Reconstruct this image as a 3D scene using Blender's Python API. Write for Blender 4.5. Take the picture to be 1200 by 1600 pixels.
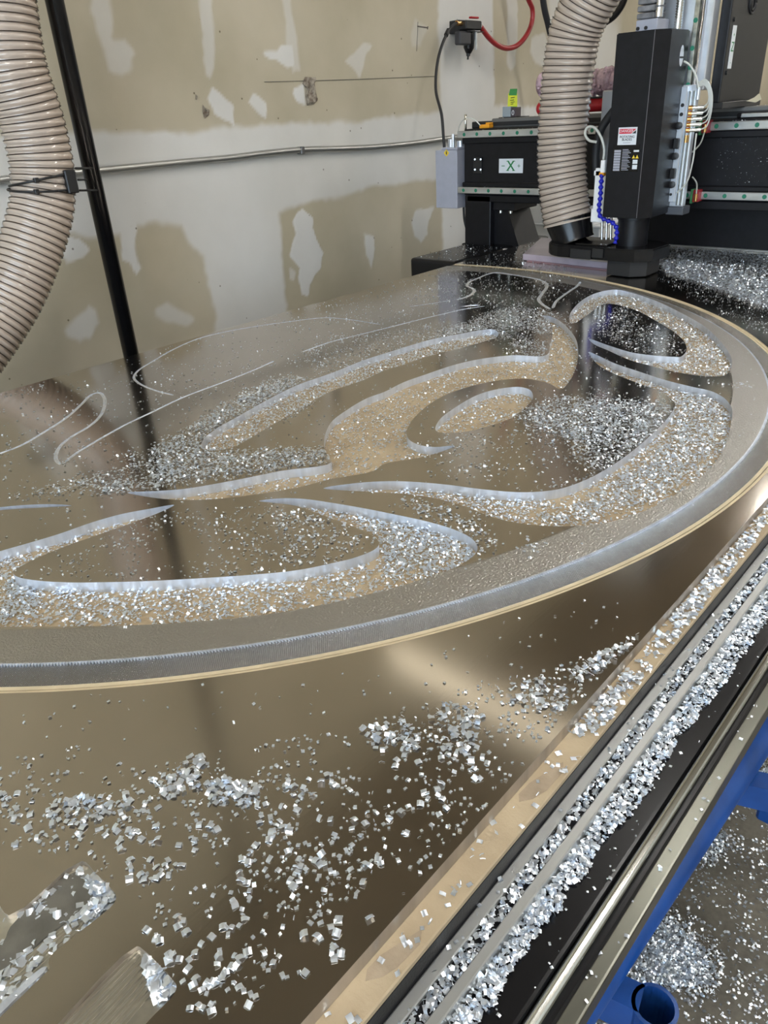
import bpy, bmesh, math, random
import numpy as np
from mathutils import Matrix, Vector
random.seed(7)
rng = np.random.default_rng(11)
for o in list(bpy.data.objects):
    bpy.data.objects.remove(o)
scene = bpy.context.scene
COL = scene.collection

# ------------------------------------------------------------------ camera
# Everything below is written with z = 0 at the plate's top face; at the very end the
# whole scene is lifted by T so that the floor is z = 0.
T = 0.90
H = 0.63                      # camera height above the plate
F = 1167.72                   # focal length in pixels of the 1200 x 1600 frame
R = np.array([[0.7484939921448345, 0.2773499897823193, -0.6023568102801161],
              [0.6610433902647396, -0.3842569911666564, 0.6444906523192152],
              [-0.05271033969144717, -0.8805813692710603, -0.4709544268634881]])
cd = bpy.data.cameras.new('camera')
cd.sensor_fit = 'VERTICAL'
cd.sensor_height = 36.0
cd.lens = F / 1600 * 36.0
cd.clip_start = 0.02
cd.clip_end = 60
cam = bpy.data.objects.new('camera', cd)
COL.objects.link(cam)
M = Matrix.Identity(4)
for i in range(3):
    M[i][0] = R[i, 0]; M[i][1] = -R[i, 1]; M[i][2] = -R[i, 2]
M[2][3] = H + T
cam.matrix_world = M
scene.camera = cam

# ------------------------------------------------------------------ world, exposure, shop lights' strength
w = bpy.data.worlds.new('world'); scene.world = w
w.use_nodes = True
bg = w.node_tree.nodes['Background']
bg.inputs[0].default_value = (0.75, 0.8, 0.9, 1)
bg.inputs[1].default_value = 0.15
vs = scene.view_settings
vs.view_transform = 'Standard'
vs.look = 'None'
vs.gamma = 1.0
vs.use_curve_mapping = False
vs.exposure = 0.42
LAMP = 60.0                   # radiance of the tube lights
DAY = 6.2                     # radiance of the daylit window
LAMP_COL = (1.0, 0.975, 0.93)

# ------------------------------------------------------------------ picture <-> place
def ray(p):
    return R @ np.array([p[0] - 600., p[1] - 800., F])
def PZ(p, z=0.):
    r = ray(p); t = (z - H) / r[2]; return np.array([r[0] * t, r[1] * t, z])
def PY(p, y):
    r = ray(p); t = y / r[1]; return np.array([r[0] * t, y, r[2] * t + H])
def PX(p, x):
    r = ray(p); t = x / r[0]; return np.array([x, r[1] * t, r[2] * t + H])

# ------------------------------------------------------------------ materials
MATS = {}
def mat(name, col, rough=.5, metal=0., var=0., vscale=8., bump=0., bscale=60., coat=0., aniso=0., spec=.5, col2=None, stretch=None, trans=0.):
    if name in MATS: return MATS[name]
    m = bpy.data.materials.new(name); m.use_nodes = True
    nt = m.node_tree; b = nt.nodes['Principled BSDF']
    b.inputs['Base Color'].default_value = (*col, 1)
    b.inputs['Roughness'].default_value = rough
    b.inputs['Metallic'].default_value = metal
    b.inputs['Specular IOR Level'].default_value = spec
    b.inputs['Coat Weight'].default_value = coat
    b.inputs['Transmission Weight'].default_value = trans
    if aniso: b.inputs['Anisotropic'].default_value = aniso
    tc = nt.nodes.new('ShaderNodeTexCoord')
    src = tc.outputs['Object']
    if stretch:
        mp = nt.nodes.new('ShaderNodeMapping'); mp.inputs['Scale'].default_value = stretch
        nt.links.new(src, mp.inputs['Vector']); src = mp.outputs['Vector']
    if var or col2:
        n = nt.nodes.new('ShaderNodeTexNoise'); n.inputs['Scale'].default_value = vscale; n.inputs['Detail'].default_value = 5
        nt.links.new(src, n.inputs['Vector'])
        cr = nt.nodes.new('ShaderNodeValToRGB')
        c2 = col2 if col2 else tuple(c * (1 - var) for c in col)
        c1 = col if col2 else tuple(min(1, c * (1 + var)) for c in col)
        cr.color_ramp.elements[0].position = .35; cr.color_ramp.elements[0].color = (*c2, 1)
        cr.color_ramp.elements[1].position = .65; cr.color_ramp.elements[1].color = (*c1, 1)
        nt.links.new(n.outputs['Fac'], cr.inputs['Fac']); nt.links.new(cr.outputs['Color'], b.inputs['Base Color'])
    if bump:
        n2 = nt.nodes.new('ShaderNodeTexNoise'); n2.inputs['Scale'].default_value = bscale; n2.inputs['Detail'].default_value = 4
        nt.links.new(src, n2.inputs['Vector'])
        bp = nt.nodes.new('ShaderNodeBump'); bp.inputs['Strength'].default_value = bump; bp.inputs['Distance'].default_value = .002
        nt.links.new(n2.outputs['Fac'], bp.inputs['Height']); nt.links.new(bp.outputs['Normal'], b.inputs['Normal'])
    MATS[name] = m
    return m
def emit(name, col, s):
    m = bpy.data.materials.new(name); m.use_nodes = True
    nt = m.node_tree; nt.nodes.clear()
    e = nt.nodes.new('ShaderNodeEmission'); e.inputs[0].default_value = (*col, 1); e.inputs[1].default_value = s
    o = nt.nodes.new('ShaderNodeOutputMaterial'); nt.links.new(e.outputs[0], o.inputs[0])
    return m

black_paint = mat('black_powder_coat', (.0055, .0055, .0075), .42, 0, spec=.32, var=.25, vscale=30, bump=.15, bscale=400)
black_gloss = mat('black_gloss', (.005, .005, .006), .25, 0, spec=.4)
black_plastic = mat('black_plastic', (.012, .012, .013), .45)
alu = mat('extruded_aluminium', (.50, .51, .50), .36, .75, var=.08, vscale=12, bump=.1, bscale=30, stretch=(1, .03, 1))
alu_light = mat('light_anodised', (.72, .75, .80), .38, .75, var=.06, vscale=20)
steel_bright = mat('ground_steel', (.70, .70, .66), .2, 1., var=.12, vscale=18, stretch=(1, .05, 1))
steel_x = mat('guide_rail_steel', (.62, .64, .64), .3, .85, var=.15, vscale=26, stretch=(.3, 1, 1))
chrome = mat('chrome', (.85, .85, .86), .1, 1.)
chip_mat = mat('chip_aluminium', (.86, .92, 1.0), .30, .85)
brass = mat('brass', (.75, .42, .16), .25, 1.)
white_plastic = mat('white_plastic', (.86, .87, .88), .4)
grey_box_mat = mat('lilac_grey_enamel', (.40, .41, .48), .4, var=.04, vscale=20)
mdf = mat('mdf_board', (.46, .365, .24), .75, 0, col2=(.38, .295, .19), vscale=14, bump=.3, bscale=250)
blue_paint = mat('blue_enamel', (.010, .055, .22), .28, 0, var=.22, vscale=14, bump=.1, bscale=60, coat=.4)
green_dot = mat('green_plug', (.02, .20, .12), .4)
rubber_black = mat('black_rubber', (.015, .015, .016), .6)
red_rubber = mat('red_rubber', (.28, .015, .018), .35)
red_paint = mat('red_enamel', (.45, .012, .02), .35)
sticker_white = mat('sticker_white', (.72, .76, .8), .4)
ink_black = mat('ink_black', (.02, .02, .025), .5)
ink_red = mat('ink_red', (.62, .02, .05), .45)
ink_green = mat('ink_green', (.01, .20, .06), .45)
ink_grey = mat('ink_grey', (.35, .36, .42), .5)
yellow_ink = mat('ink_yellow', (.85, .62, .05), .5)
orange_plastic = mat('orange_plastic', (.85, .36, .02), .4)
blue_plastic = mat('blue_plastic', (.01, .015, .42), .3)
clear_tube = mat('clear_tube', (.55, .56, .52), .2, 0, coat=.4)

# ------------------------------------------------------------------ object helpers
def props(o, label=None, cat=None, group=None, kind=None):
    if label: o['label'] = label
    if cat: o['category'] = cat
    if group: o['group'] = group
    if kind: o['kind'] = kind
    return o
def link(name, me, m=None, parent=None):
    o = bpy.data.objects.new(name, me); COL.objects.link(o)
    if m is not None:
        me.materials.clear()
        for x in (m if isinstance(m, (list, tuple)) else [m]): me.materials.append(x)
    if parent is not None:
        o.parent = parent
        o.matrix_parent_inverse = Matrix.Translation(-Vector(parent.location)) if parent.parent is None else Matrix.Identity(4)
    return o
def thing(name, loc, label, cat, group=None):
    o = bpy.data.objects.new(name, None); COL.objects.link(o)
    o.empty_display_size = .05
    o.location = tuple(float(v) for v in loc)
    return props(o, label, cat, group)
def from_bm(name, bm, m, parent=None, smooth=False):
    me = bpy.data.meshes.new(name); bm.normal_update(); bm.to_mesh(me); bm.free()
    if smooth:
        me.polygons.foreach_set('use_smooth', [True] * len(me.polygons))
    return link(name, me, m, parent)
def pydata(name, v, f, m, parent=None, smooth=False):
    me = bpy.data.meshes.new(name); me.from_pydata([tuple(map(float, p)) for p in v], [], f); me.update()
    if smooth: me.polygons.foreach_set('use_smooth', [True] * len(me.polygons))
    return link(name, me, m, parent)
def bm_box(bm, a, b, bev=0., seg=1):
    a = np.minimum(a, b) if False else np.array(a, float); b = np.array(b, float)
    lo, hi = np.minimum(a, b), np.maximum(a, b)
    vs_ = [bm.verts.new((x, y, z)) for x in (lo[0], hi[0]) for y in (lo[1], hi[1]) for z in (lo[2], hi[2])]
    q = [(0, 1, 3, 2), (4, 6, 7, 5), (0, 4, 5, 1), (2, 3, 7, 6), (0, 2, 6, 4), (1, 5, 7, 3)]
    fs = [bm.faces.new([vs_[i] for i in f]) for f in q]
    if bev:
        es = list({e for f in fs for e in f.edges})
        bmesh.ops.bevel(bm, geom=es, offset=bev, segments=seg, affect='EDGES', profile=.5)
def box(name, a, b, m, parent=None, bev=.002, seg=1):
    bm = bmesh.new(); bm_box(bm, a, b, bev, seg); return from_bm(name, bm, m, parent)
def boxes(name, lst, m, parent=None, bev=.001):
    bm = bmesh.new()
    for a, b in lst: bm_box(bm, a, b, bev)
    return from_bm(name, bm, m, parent)
def frame_of(d):
    d = np.array(d, float); d /= np.linalg.norm(d)
    u = np.cross(d, [0, 0, 1.]); 
    if np.linalg.norm(u) < 1e-4: u = np.array([1., 0, 0])
    u /= np.linalg.norm(u); return u, np.cross(d, u)
def lathe(name, p0, p1, prof, m, parent=None, seg=24, smooth=True, cap=True):
    """profile [(t along 0..1, radius)] about the axis p0 -> p1"""
    p0 = np.array(p0, float); p1 = np.array(p1, float); u, v = frame_of(p1 - p0)
    V = []; Fc = []
    for t, r in prof:
        c = p0 + (p1 - p0) * t
        for k in range(seg):
            a = 2 * math.pi * k / seg; V.append(c + r * (math.cos(a) * u + math.sin(a) * v))
    n = len(prof)
    for i in range(n - 1):
        for k in range(seg):
            k2 = (k + 1) % seg; Fc.append((i * seg + k, i * seg + k2, (i + 1) * seg + k2, (i + 1) * seg + k))
    if cap:
        Fc.append(tuple(range(seg))[::-1]); Fc.append(tuple((n - 1) * seg + k for k in range(seg)))
    o = pydata(name, V, Fc, m, parent, smooth)
    if smooth and hasattr(o.data, 'set_sharp_from_angle'): o.data.set_sharp_from_angle(angle=math.radians(40))
    return o
def cyl(name, p0, p1, r, m, parent=None, seg=20):
    return lathe(name, p0, p1, [(0, r), (1, r)], m, parent, seg)
def catmull(P, n=8, closed=False):
    P = np.array(P, float); out = []
    N = len(P); rngi = range(N if closed else N - 1)
    for i in rngi:
        if closed: a, b, c, d = P[i - 1], P[i], P[(i + 1) % N], P[(i + 2) % N]
        else:
            b, c = P[i], P[i + 1]; a = P[i - 1] if i else 2 * b - c; d = P[i + 2] if i + 2 < N else 2 * c - b
        # centripetal
        t0 = 0; t1 = t0 + max(np.linalg.norm(b - a), 1e-6) ** .5; t2 = t1 + max(np.linalg.norm(c - b), 1e-6) ** .5; t3 = t2 + max(np.linalg.norm(d - c), 1e-6) ** .5
        for t in np.linspace(t1, t2, n, endpoint=False):
            A1 = (t1 - t) / (t1 - t0) * a + (t - t0) / (t1 - t0) * b
            A2 = (t2 - t) / (t2 - t1) * b + (t - t1) / (t2 - t1) * c
            A3 = (t3 - t) / (t3 - t2) * c + (t - t2) / (t3 - t2) * d
            B1 = (t2 - t) / (t2 - t0) * A1 + (t - t0) / (t2 - t0) * A2
            B2 = (t3 - t) / (t3 - t1) * A2 + (t - t1) / (t3 - t1) * A3
            out.append((t2 - t) / (t2 - t1) * B1 + (t - t1) / (t2 - t1) * B2)
    if not closed: out.append(P[-1])
    return np.array(out)
def resample(P, step):
    P = np.array(P, float); d = np.r_[0, np.cumsum(np.linalg.norm(np.diff(P, axis=0), axis=1))]
    n = max(2, int(d[-1] / step) + 1); s = np.linspace(0, d[-1], n)
    return np.stack([np.interp(s, d, P[:, k]) for k in range(P.shape[1])], 1), s
def sweep(name, path, rad, m, parent=None, seg=10, smooth=True, caps=True):
    """tube along path; rad a number or one radius per point"""
    P = np.array(path, float); n = len(P); rad = np.full(n, rad) if np.isscalar(rad) else np.array(rad)
    Tn = np.gradient(P, axis=0); Tn /= np.linalg.norm(Tn, axis=1)[:, None]
    u, _ = frame_of(Tn[0]); V = np.zeros((n, seg, 3)); ang = np.linspace(0, 2 * math.pi, seg, endpoint=False)
    for i in range(n):
        u = u - u.dot(Tn[i]) * Tn[i]; u /= np.linalg.norm(u); v = np.cross(Tn[i], u)
        V[i] = P[i] + rad[i] * (np.cos(ang)[:, None] * u + np.sin(ang)[:, None] * v)
    V = V.reshape(-1, 3)
    Fc = [(i * seg + k, i * seg + (k + 1) % seg, (i + 1) * seg + (k + 1) % seg, (i + 1) * seg + k) for i in range(n - 1) for k in range(seg)]
    if caps: Fc += [tuple(range(seg))[::-1], tuple((n - 1) * seg + k for k in range(seg))]
    return pydata(name, V, Fc, m, parent, smooth)
def tube(name, pts, r, m, parent=None, seg=10, n=8):
    return sweep(name, catmull(pts, n), r, m, parent, seg)
def prism(name, poly, z0, z1, m, parent=None, bev=0.):
    """flat polygon (x, y) standing between z0 and z1"""
    bm = bmesh.new()
    lo = [bm.verts.new((p[0], p[1], z0)) for p in poly]; hi = [bm.verts.new((p[0], p[1], z1)) for p in poly]
    n = len(poly); fs = [bm.faces.new(lo[::-1]), bm.faces.new(hi)]
    for i in range(n): fs.append(bm.faces.new((lo[i], lo[(i + 1) % n], hi[(i + 1) % n], hi[i])))
    bmesh.ops.recalc_face_normals(bm, faces=fs)
    if bev: bmesh.ops.bevel(bm, geom=[e for e in bm.edges if abs(e.verts[0].co.z - e.verts[1].co.z) < 1e-6], offset=bev, segments=2, affect='EDGES')
    return from_bm(name, bm, m, parent)
def filled(name, loops, z0, z1, m, parent=None):
    """polygon with holes (first loop outside) extruded between z0 and z1; material 0 on top and bottom, 1 on the walls"""
    cu = bpy.data.curves.new(name + '_c', 'CURVE'); cu.dimensions = '2D'; cu.fill_mode = 'BOTH'; cu.extrude = (z1 - z0) / 2
    for L in loops:
        sp = cu.splines.new('POLY'); sp.points.add(len(L) - 1); sp.use_cyclic_u = True
        for q, p in zip(sp.points, L): q.co = (float(p[0]), float(p[1]), 0, 1)
    ob = bpy.data.objects.new('tmp', cu); COL.objects.link(ob)
    dg = bpy.context.evaluated_depsgraph_get()
    me = bpy.data.meshes.new_from_object(ob.evaluated_get(dg), depsgraph=dg)
    bpy.data.objects.remove(ob); bpy.data.curves.remove(cu)
    me.name = name
    me.transform(Matrix.Translation((0, 0, (z0 + z1) / 2)))
    o = link(name, me, m, parent)
    n = np.zeros(len(me.polygons) * 3); me.polygons.foreach_get('normal', n)
    if isinstance(m, (list, tuple)) and len(m) > 1:
        me.polygons.foreach_set('material_index', (np.abs(n.reshape(-1, 3)[:, 2]) < .5).astype(np.int32))
    return o
def lettering(body, size, loc, facing, m, parent, name='lettering', sx=1., bold=0., up=None):
    cu = bpy.data.curves.new(name, 'FONT'); cu.body = body; cu.size = size; cu.align_x = 'CENTER'; cu.align_y = 'CENTER'; cu.extrude = .0003; cu.offset = bold
    ob = bpy.data.objects.new('tmp', cu); COL.objects.link(ob)
    dg = bpy.context.evaluated_depsgraph_get(); me = bpy.data.meshes.new_from_object(ob.evaluated_get(dg), depsgraph=dg)
    bpy.data.objects.remove(ob); bpy.data.curves.remove(cu)
    rot = Matrix.Rotation(math.pi / 2, 4, 'X')
    if facing == '+X': rot = Matrix.Rotation(math.pi / 2, 4, 'Z') @ rot
    if up is not None: rot = rot @ Matrix.Rotation(up, 4, 'Z')
    me.transform(Matrix.Translation(Vector([float(v) for v in loc])) @ rot @ Matrix.Diagonal((sx, 1, 1, 1)))
    me.name = name
    return link(name, me, m, parent)

# ================================================================== THE SETTING
WX = -2.85                    # long wall behind the machine
ROOM = dict(x0=WX, x1=5.0, y0=-5.0, y1=9.6, z0=-T, z1=3.60)

def value_noise(x, y, s, seed):
    g = np.random.default_rng(seed).random((64, 64)); x = np.asarray(x) * s; y = np.asarray(y) * s
    xi = np.floor(x).astype(int); yi = np.floor(y).astype(int); fx = x - xi; fy = y - yi
    fx = fx * fx * (3 - 2 * fx); fy = fy * fy * (3 - 2 * fy)
    G = lambda a, b: g[a % 64, b % 64]
    return (G(xi, yi) * (1 - fx) + G(xi + 1, yi) * fx) * (1 - fy) + (G(xi, yi + 1) * (1 - fx) + G(xi + 1, yi + 1) * fx) * fy
def inside(poly, x, y):
    c = np.zeros(np.shape(x), bool); P = np.asarray(poly); j = len(P) - 1
    for i in range(len(P)):
        xi, yi = P[i][:2]; xj, yj = P[j][:2]
        with np.errstate(divide='ignore', invalid='ignore'):
            c ^= ((yi > y) != (yj > y)) & (x < (xj - xi) * (y - yi) / (yj - yi + 1e-12) + xi)
        j = i
    return c
def sdist(poly, x, y):
    P = np.asarray(poly)[:, :2]; d = np.full(np.shape(x), 1e9)
    for i in range(len(P)):
        a = P[i]; b = P[(i + 1) % len(P)]; e = b - a
        t = np.clip(((x - a[0]) * e[0] + (y - a[1]) * e[1]) / (e @ e + 1e-12), 0, 1)
        d = np.minimum(d, np.hypot(x - a[0] - t * e[0], y - a[1] - t * e[1]))
    return np.where(inside(P, x, y), -d, d)

# --- floor
fl_m = bpy.data.materials.new('stained_concrete'); fl_m.use_nodes = True
nt = fl_m.node_tree; b = nt.nodes['Principled BSDF']; b.inputs['Roughness'].default_value = .55
tc = nt.nodes.new('ShaderNodeTexCoord')
n1 = nt.nodes.new('ShaderNodeTexNoise'); n1.inputs['Scale'].default_value = 3.2; n1.inputs['Detail'].default_value = 8; n1.inputs['Roughness'].default_value = .65
n2 = nt.nodes.new('ShaderNodeTexNoise'); n2.inputs['Scale'].default_value = 90; n2.inputs['Detail'].default_value = 3
for n in (n1, n2): nt.links.new(tc.outputs['Object'], n.inputs['Vector'])
r1 = nt.nodes.new('ShaderNodeValToRGB'); r1.color_ramp.elements[0].position = .36; r1.color_ramp.elements[0].color = (.055, .05, .04, 1); r1.color_ramp.elements[1].position = .6; r1.color_ramp.elements[1].color = (.15, .135, .105, 1)
mx = nt.nodes.new('ShaderNodeMix'); mx.data_type = 'RGBA'; mx.blend_type = 'OVERLAY'; mx.inputs[0].default_value = .35
nt.links.new(n1.outputs['Fac'], r1.inputs['Fac']); nt.links.new(r1.outputs['Color'], mx.inputs[6]); nt.links.new(n2.outputs['Fac'], mx.inputs[7]); nt.links.new(mx.outputs[2], b.inputs['Base Color'])
props(box('floor', (ROOM['x0'] - .2, ROOM['y0'], -T - .1), (ROOM['x1'], ROOM['y1'], -T), fl_m, None, 0), 'dark stained concrete workshop floor strewn with metal chips', 'floor', kind='structure')

# --- long wall of taped drywall; 'compound' says where joint compound was trowelled on
def axis(segs):
    out = []
    for a, b_, st in segs: out += list(np.arange(a, b_ - 1e-9, st))
    out.append(segs[-1][1]); return np.array(out)
ys = axis([(ROOM['y0'], .8, .4), (.8, 4.9, .009), (4.9, ROOM['y1'], .1)])
zs = axis([(-T, -.3, .2), (-.3, 1.26, .009), (1.26, ROOM['z1'], .2)])
gy, gz = np.meshgrid(ys, zs, indexing='ij')
wpoly = lambda pts, ox=0, oy=0, s=1.: np.array([PX((ox + p[0] / s, oy + p[1] / s), WX)[1:] for p in pts])
Z4 = (300, 0, 2.727); Z5 = (640, 0, 4.615)
patches = [  # (outline on the wall, edge softness m, strength)
 (wpoly([(-60, 225), (0, 213), (100, 208), (140, 208), (250, 205), (300, 209), (330, 203), (400, 195), (470, 192), (560, 190), (590, 183), (690, 177), (684, 0), (678, -200), (772, -200), (770, 0), (772, 165), (800, 168), (1010, 170), (1010, 420), (692, 400), (690, 279), (640, 284), (575, 293), (540, 306), (460, 321), (437, 333), (440, 400), (448, 480), (445, 620), (345, 620), (336, 500), (330, 470), (318, 400), (296, 382), (284, 352), (250, 349), (215, 352), (190, 366), (135, 374), (100, 366), (0, 372), (-60, 380)]), .016, .92),
 (wpoly([(98, 365), (128, 372), (141, 391), (131, 405), (104, 413), (95, 400)]), .006, 1.),
 (wpoly([(187, 360), (212, 350), (213, 398), (220, 418), (213, 427), (201, 411), (190, 405)]), .005, 1.),
 (wpoly([(103, 517), (120, 497), (138, 476), (150, 484), (156, 505), (141, 530), (125, 536), (105, 526)]), .010, .85),
 (wpoly([(243, 482), (260, 471), (275, 480), (300, 499), (292, 506), (260, 501), (245, 491)]), .012, .7),
 (wpoly([(130, -150), (160, -150), (170, 0), (176, 57), (196, 58), (211, 84), (200, 112), (190, 114), (170, 110), (159, 72), (148, 30), (142, 0)]), .010, .62),
 (wpoly([(300, -150), (328, -150), (332, 0), (338, 80), (335, 106), (328, 121), (322, 117), (318, 80), (307, 0)]), .008, .62),
 (wpoly([(370, -400), (415, -400), (420, 0), (450, 200), (458, 300), (430, 310), (405, 180), (380, 0)], *Z4), .008, .55),
 (wpoly([(310, 228), (362, 225), (385, 197), (425, 195), (440, 280), (405, 288), (370, 255), (335, 247)], *Z4), .005, .95),
 (wpoly([(85, 370), (178, 452), (176, 532), (100, 482), (70, 420)], *Z4), .005, .95),
 (wpoly([(260, 388), (318, 436), (318, 510), (272, 478), (232, 436)], *Z4), .005, .9),
 (wpoly([(735, 172), (772, 190), (712, 322), (655, 262)], *Z4), .006, .55),
 (wpoly([(430, 375), (478, 358), (482, 440), (445, 428), (428, 400)], *Z4), .005, 1.),
 (wpoly([(950, 85), (1000, 120), (975, 200), (935, 210), (930, 150)], *Z4), .012, .4),
 (wpoly([(455, 900), (470, 888), (520, 930), (515, 970), (530, 1020), (556, 1080), (545, 1140), (520, 1170), (500, 1210), (492, 1258), (470, 1252), (455, 1180), (460, 1140), (413, 1090), (422, 1040), (437, 1000), (430, 940)], *Z4), .004, 1.25),
 (wpoly([(735, 1000), (770, 1008), (776, 1060), (765, 1142), (745, 1100), (733, 1040)], *Z4), .006, .75),
 (wpoly([(950, 900), (985, 893), (1030, 882), (1004, 940), (1000, 1000), (975, 1036), (945, 1010), (936, 950)], *Z4), .007, .8),
 (wpoly([(415, 1140), (440, 1160), (436, 1200), (415, 1190)], *Z4), .006, .7),
 (wpoly([(700, -200), (770, -200), (775, 300), (765, 470), (725, 530), (698, 460)], *Z5), .010, .55),
 (wpoly([(870, 260), (920, 235), (975, 245), (1000, 400), (960, 475), (900, 470), (868, 380)], *Z5), .010, .6),
 (wpoly([(1000, -100), (1500, -100), (1500, 800), (1020, 800)], *Z5), .03, .75),
]
val = np.zeros(gy.shape)
jit = (value_noise(gy, gz, 9, 1) - .5) * .022 + (value_noise(gy, gz, 34, 2) - .5) * .012
for P, soft, st in patches:
    d = sdist(P, gy, gz) + jit * (1.0 if soft > .005 else .7)
    mk = np.clip(.5 - d / (2 * soft), 0, 1); mk = mk * mk * (3 - 2 * mk)
    val = np.maximum(val, mk * st)
thin = value_noise(gy, gz, 3.1, 5)
val = np.clip(val * (.86 + .28 * thin), 0, 1.25)
ny, nz = gy.shape
V = np.stack([np.full(gy.shape, WX), gy, gz], -1)
V[..., 0] += val * .0018 + (value_noise(gy, gz, 20, 8) - .5) * .0012      # compound stands proud
idx = np.arange(ny * nz).reshape(ny, nz)
Q = np.stack([idx[:-1, :-1], idx[1:, :-1], idx[1:, 1:], idx[:-1, 1:]], -1).reshape(-1, 4)
me = bpy.data.meshes.new('wall_left')
me.vertices.add(ny * nz); me.vertices.foreach_set('co', V.reshape(-1))
me.loops.add(Q.size); me.loops.foreach_set('vertex_index', Q.reshape(-1).astype(np.int32))
me.polygons.add(len(Q)); me.polygons.foreach_set('loop_start', np.arange(0, Q.size, 4, dtype=np.int32))
me.update(calc_edges=True); me.validate()
at = me.attributes.new('compound', 'FLOAT', 'POINT'); at.data.foreach_set('value', val.reshape(-1).astype(np.float32))
me.polygons.foreach_set('use_smooth', [True] * len(me.polygons))
wm = bpy.data.materials.new('taped_drywall'); wm.use_nodes = True
nt = wm.node_tree; b = nt.nodes['Principled BSDF']; b.inputs['Roughness'].default_value = .75; b.inputs['Specular IOR Level'].default_value = .25
a_ = nt.nodes.new('ShaderNodeAttribute'); a_.attribute_name = 'compound'
tc = nt.nodes.new('ShaderNodeTexCoord')
nn = nt.nodes.new('ShaderNodeTexNoise'); nn.inputs['Scale'].default_value = 2.2; nn.inputs['Detail'].default_value = 6
nf = nt.nodes.new('ShaderNodeTexNoise'); nf.inputs['Scale'].default_value = 160; nf.inputs['Detail'].default_value = 2
vo = nt.nodes.new('ShaderNodeTexVoronoi'); vo.inputs['Scale'].default_value = 11
for n in (nn, nf, vo): nt.links.new(tc.outputs['Object'], n.inputs['Vector'])
paper = nt.nodes.new('ShaderNodeValToRGB'); paper.color_ramp.elements[0].position = .3; paper.color_ramp.elements[0].color = (.41, .365, .265, 1); paper.color_ramp.elements[1].position = .7; paper.color_ramp.elements[1].color = (.52, .465, .355, 1)
comp = nt.nodes.new('ShaderNodeValToRGB'); comp.color_ramp.elements[0].position = .3; comp.color_ramp.elements[0].color = (.60, .59, .56, 1); comp.color_ramp.elements[1].position = .7; comp.color_ramp.elements[1].color = (.69, .68, .655, 1)
nt.links.new(nn.outputs['Fac'], paper.inputs['Fac']); nt.links.new(nn.outputs['Fac'], comp.inputs['Fac'])
mx = nt.nodes.new('ShaderNodeMix'); mx.data_type = 'RGBA'
nt.links.new(a_.outputs['Fac'], mx.inputs[0]); nt.links.new(paper.outputs['Color'], mx.inputs[6]); nt.links.new(comp.outputs['Color'], mx.inputs[7])
sp = nt.nodes.new('ShaderNodeValToRGB'); sp.color_ramp.interpolation = 'LINEAR'; sp.color_ramp.elements[0].position = .035; sp.color_ramp.elements[0].color = (.25, .22, .18, 1); sp.color_ramp.elements[1].position = .055; sp.color_ramp.elements[1].color = (1, 1, 1, 1)
nt.links.new(vo.outputs['Distance'], sp.inputs['Fac'])
mu = nt.nodes.new('ShaderNodeMix'); mu.data_type = 'RGBA'; mu.blend_type = 'MULTIPLY'; mu.inputs[0].default_value = .8
nt.links.new(mx.outputs[2], mu.inputs[6]); nt.links.new(sp.outputs['Color'], mu.inputs[7]); nt.links.new(mu.outputs[2], b.inputs['Base Color'])
bp = nt.nodes.new('ShaderNodeBump'); bp.inputs['Strength'].default_value = .12; bp.inputs['Distance'].default_value = .002
nt.links.new(nf.outputs['Fac'], bp.inputs['Height']); nt.links.new(bp.outputs['Normal'], b.inputs['Normal'])
wall = props(link('wall_left', me, wm), 'beige unpainted drywall with white joint compound bands and patches', 'wall', kind='structure')

plain_wall = mat('painted_wall', (.55, .53, .48), .8, var=.05, vscale=2)
ceil_m = mat('brown_ceiling', (.30, .245, .175), .9, var=.2, vscale=1.5)
props(box('wall_back', (ROOM['x0'] - .1, ROOM['y1'], -T), (ROOM['x1'], ROOM['y1'] + .1, ROOM['z1']), plain_wall, None, 0), 'plain pale end wall far behind the machine', 'wall', kind='structure')
props(box('wall_front', (ROOM['x0'] - .1, ROOM['y0'] - .1, -T), (ROOM['x1'], ROOM['y0'], ROOM['z1']), plain_wall, None, 0), 'plain pale wall behind the camera', 'wall', kind='structure')
props(box('wall_right', (ROOM['x1'], ROOM['y0'], -T), (ROOM['x1'] + .1, ROOM['y1'], ROOM['z1']), plain_wall, None, 0), 'plain pale wall across the workshop', 'wall', kind='structure')
props(box('ceiling', (ROOM['x0'] - .1, ROOM['y0'], ROOM['z1']), (ROOM['x1'], ROOM['y1'], ROOM['z1'] + .1), ceil_m, None, 0), 'dark brown workshop ceiling', 'ceiling', kind='structure')

# gouges torn into the drywall, a pencil line and a crack: pieces of the wall
torn = mat('torn_gypsum', (.36, .32, .26), .9, col2=(.10, .07, .05), vscale=55, bump=.8, bscale=90)
def gouge(pts, seed, depth=.012):
    rr = random.Random(seed); P = wpoly(pts); c = P.mean(0); n = len(P); V = []; Fc = []
    for k, s in enumerate((1.0, .8, .5, .15)):
        for p in P:
            q = c + (p - c) * s * (1 + rr.uniform(-.12, .12) * (k > 0))
            V.append((WX + .002 + (depth if k in (1, 2) else 0) * rr.uniform(.2, 1), q[0], q[1]))
    for k in range(3):
        for i in range(n): Fc.append((k * n + i, k * n + (i + 1) % n, (k + 1) * n + (i + 1) % n, (k + 1) * n + i))
    Fc.append(tuple(3 * n + i for i in range(n)))
    return pydata('torn_paper_gouge', V, Fc, torn, wall)
gouge([(476, 120), (493, 121), (491, 130), (493, 145), (495, 158), (490, 163), (479, 165), (477, 150), (478, 138), (472, 131)], 3)
gouge([(316, 163), (320, 168), (327, 172), (326, 180), (319, 186), (316, 175)], 5, .006)
gouge([(305, 147), (308, 150), (307, 156), (305, 155)], 6, .003)
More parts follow.
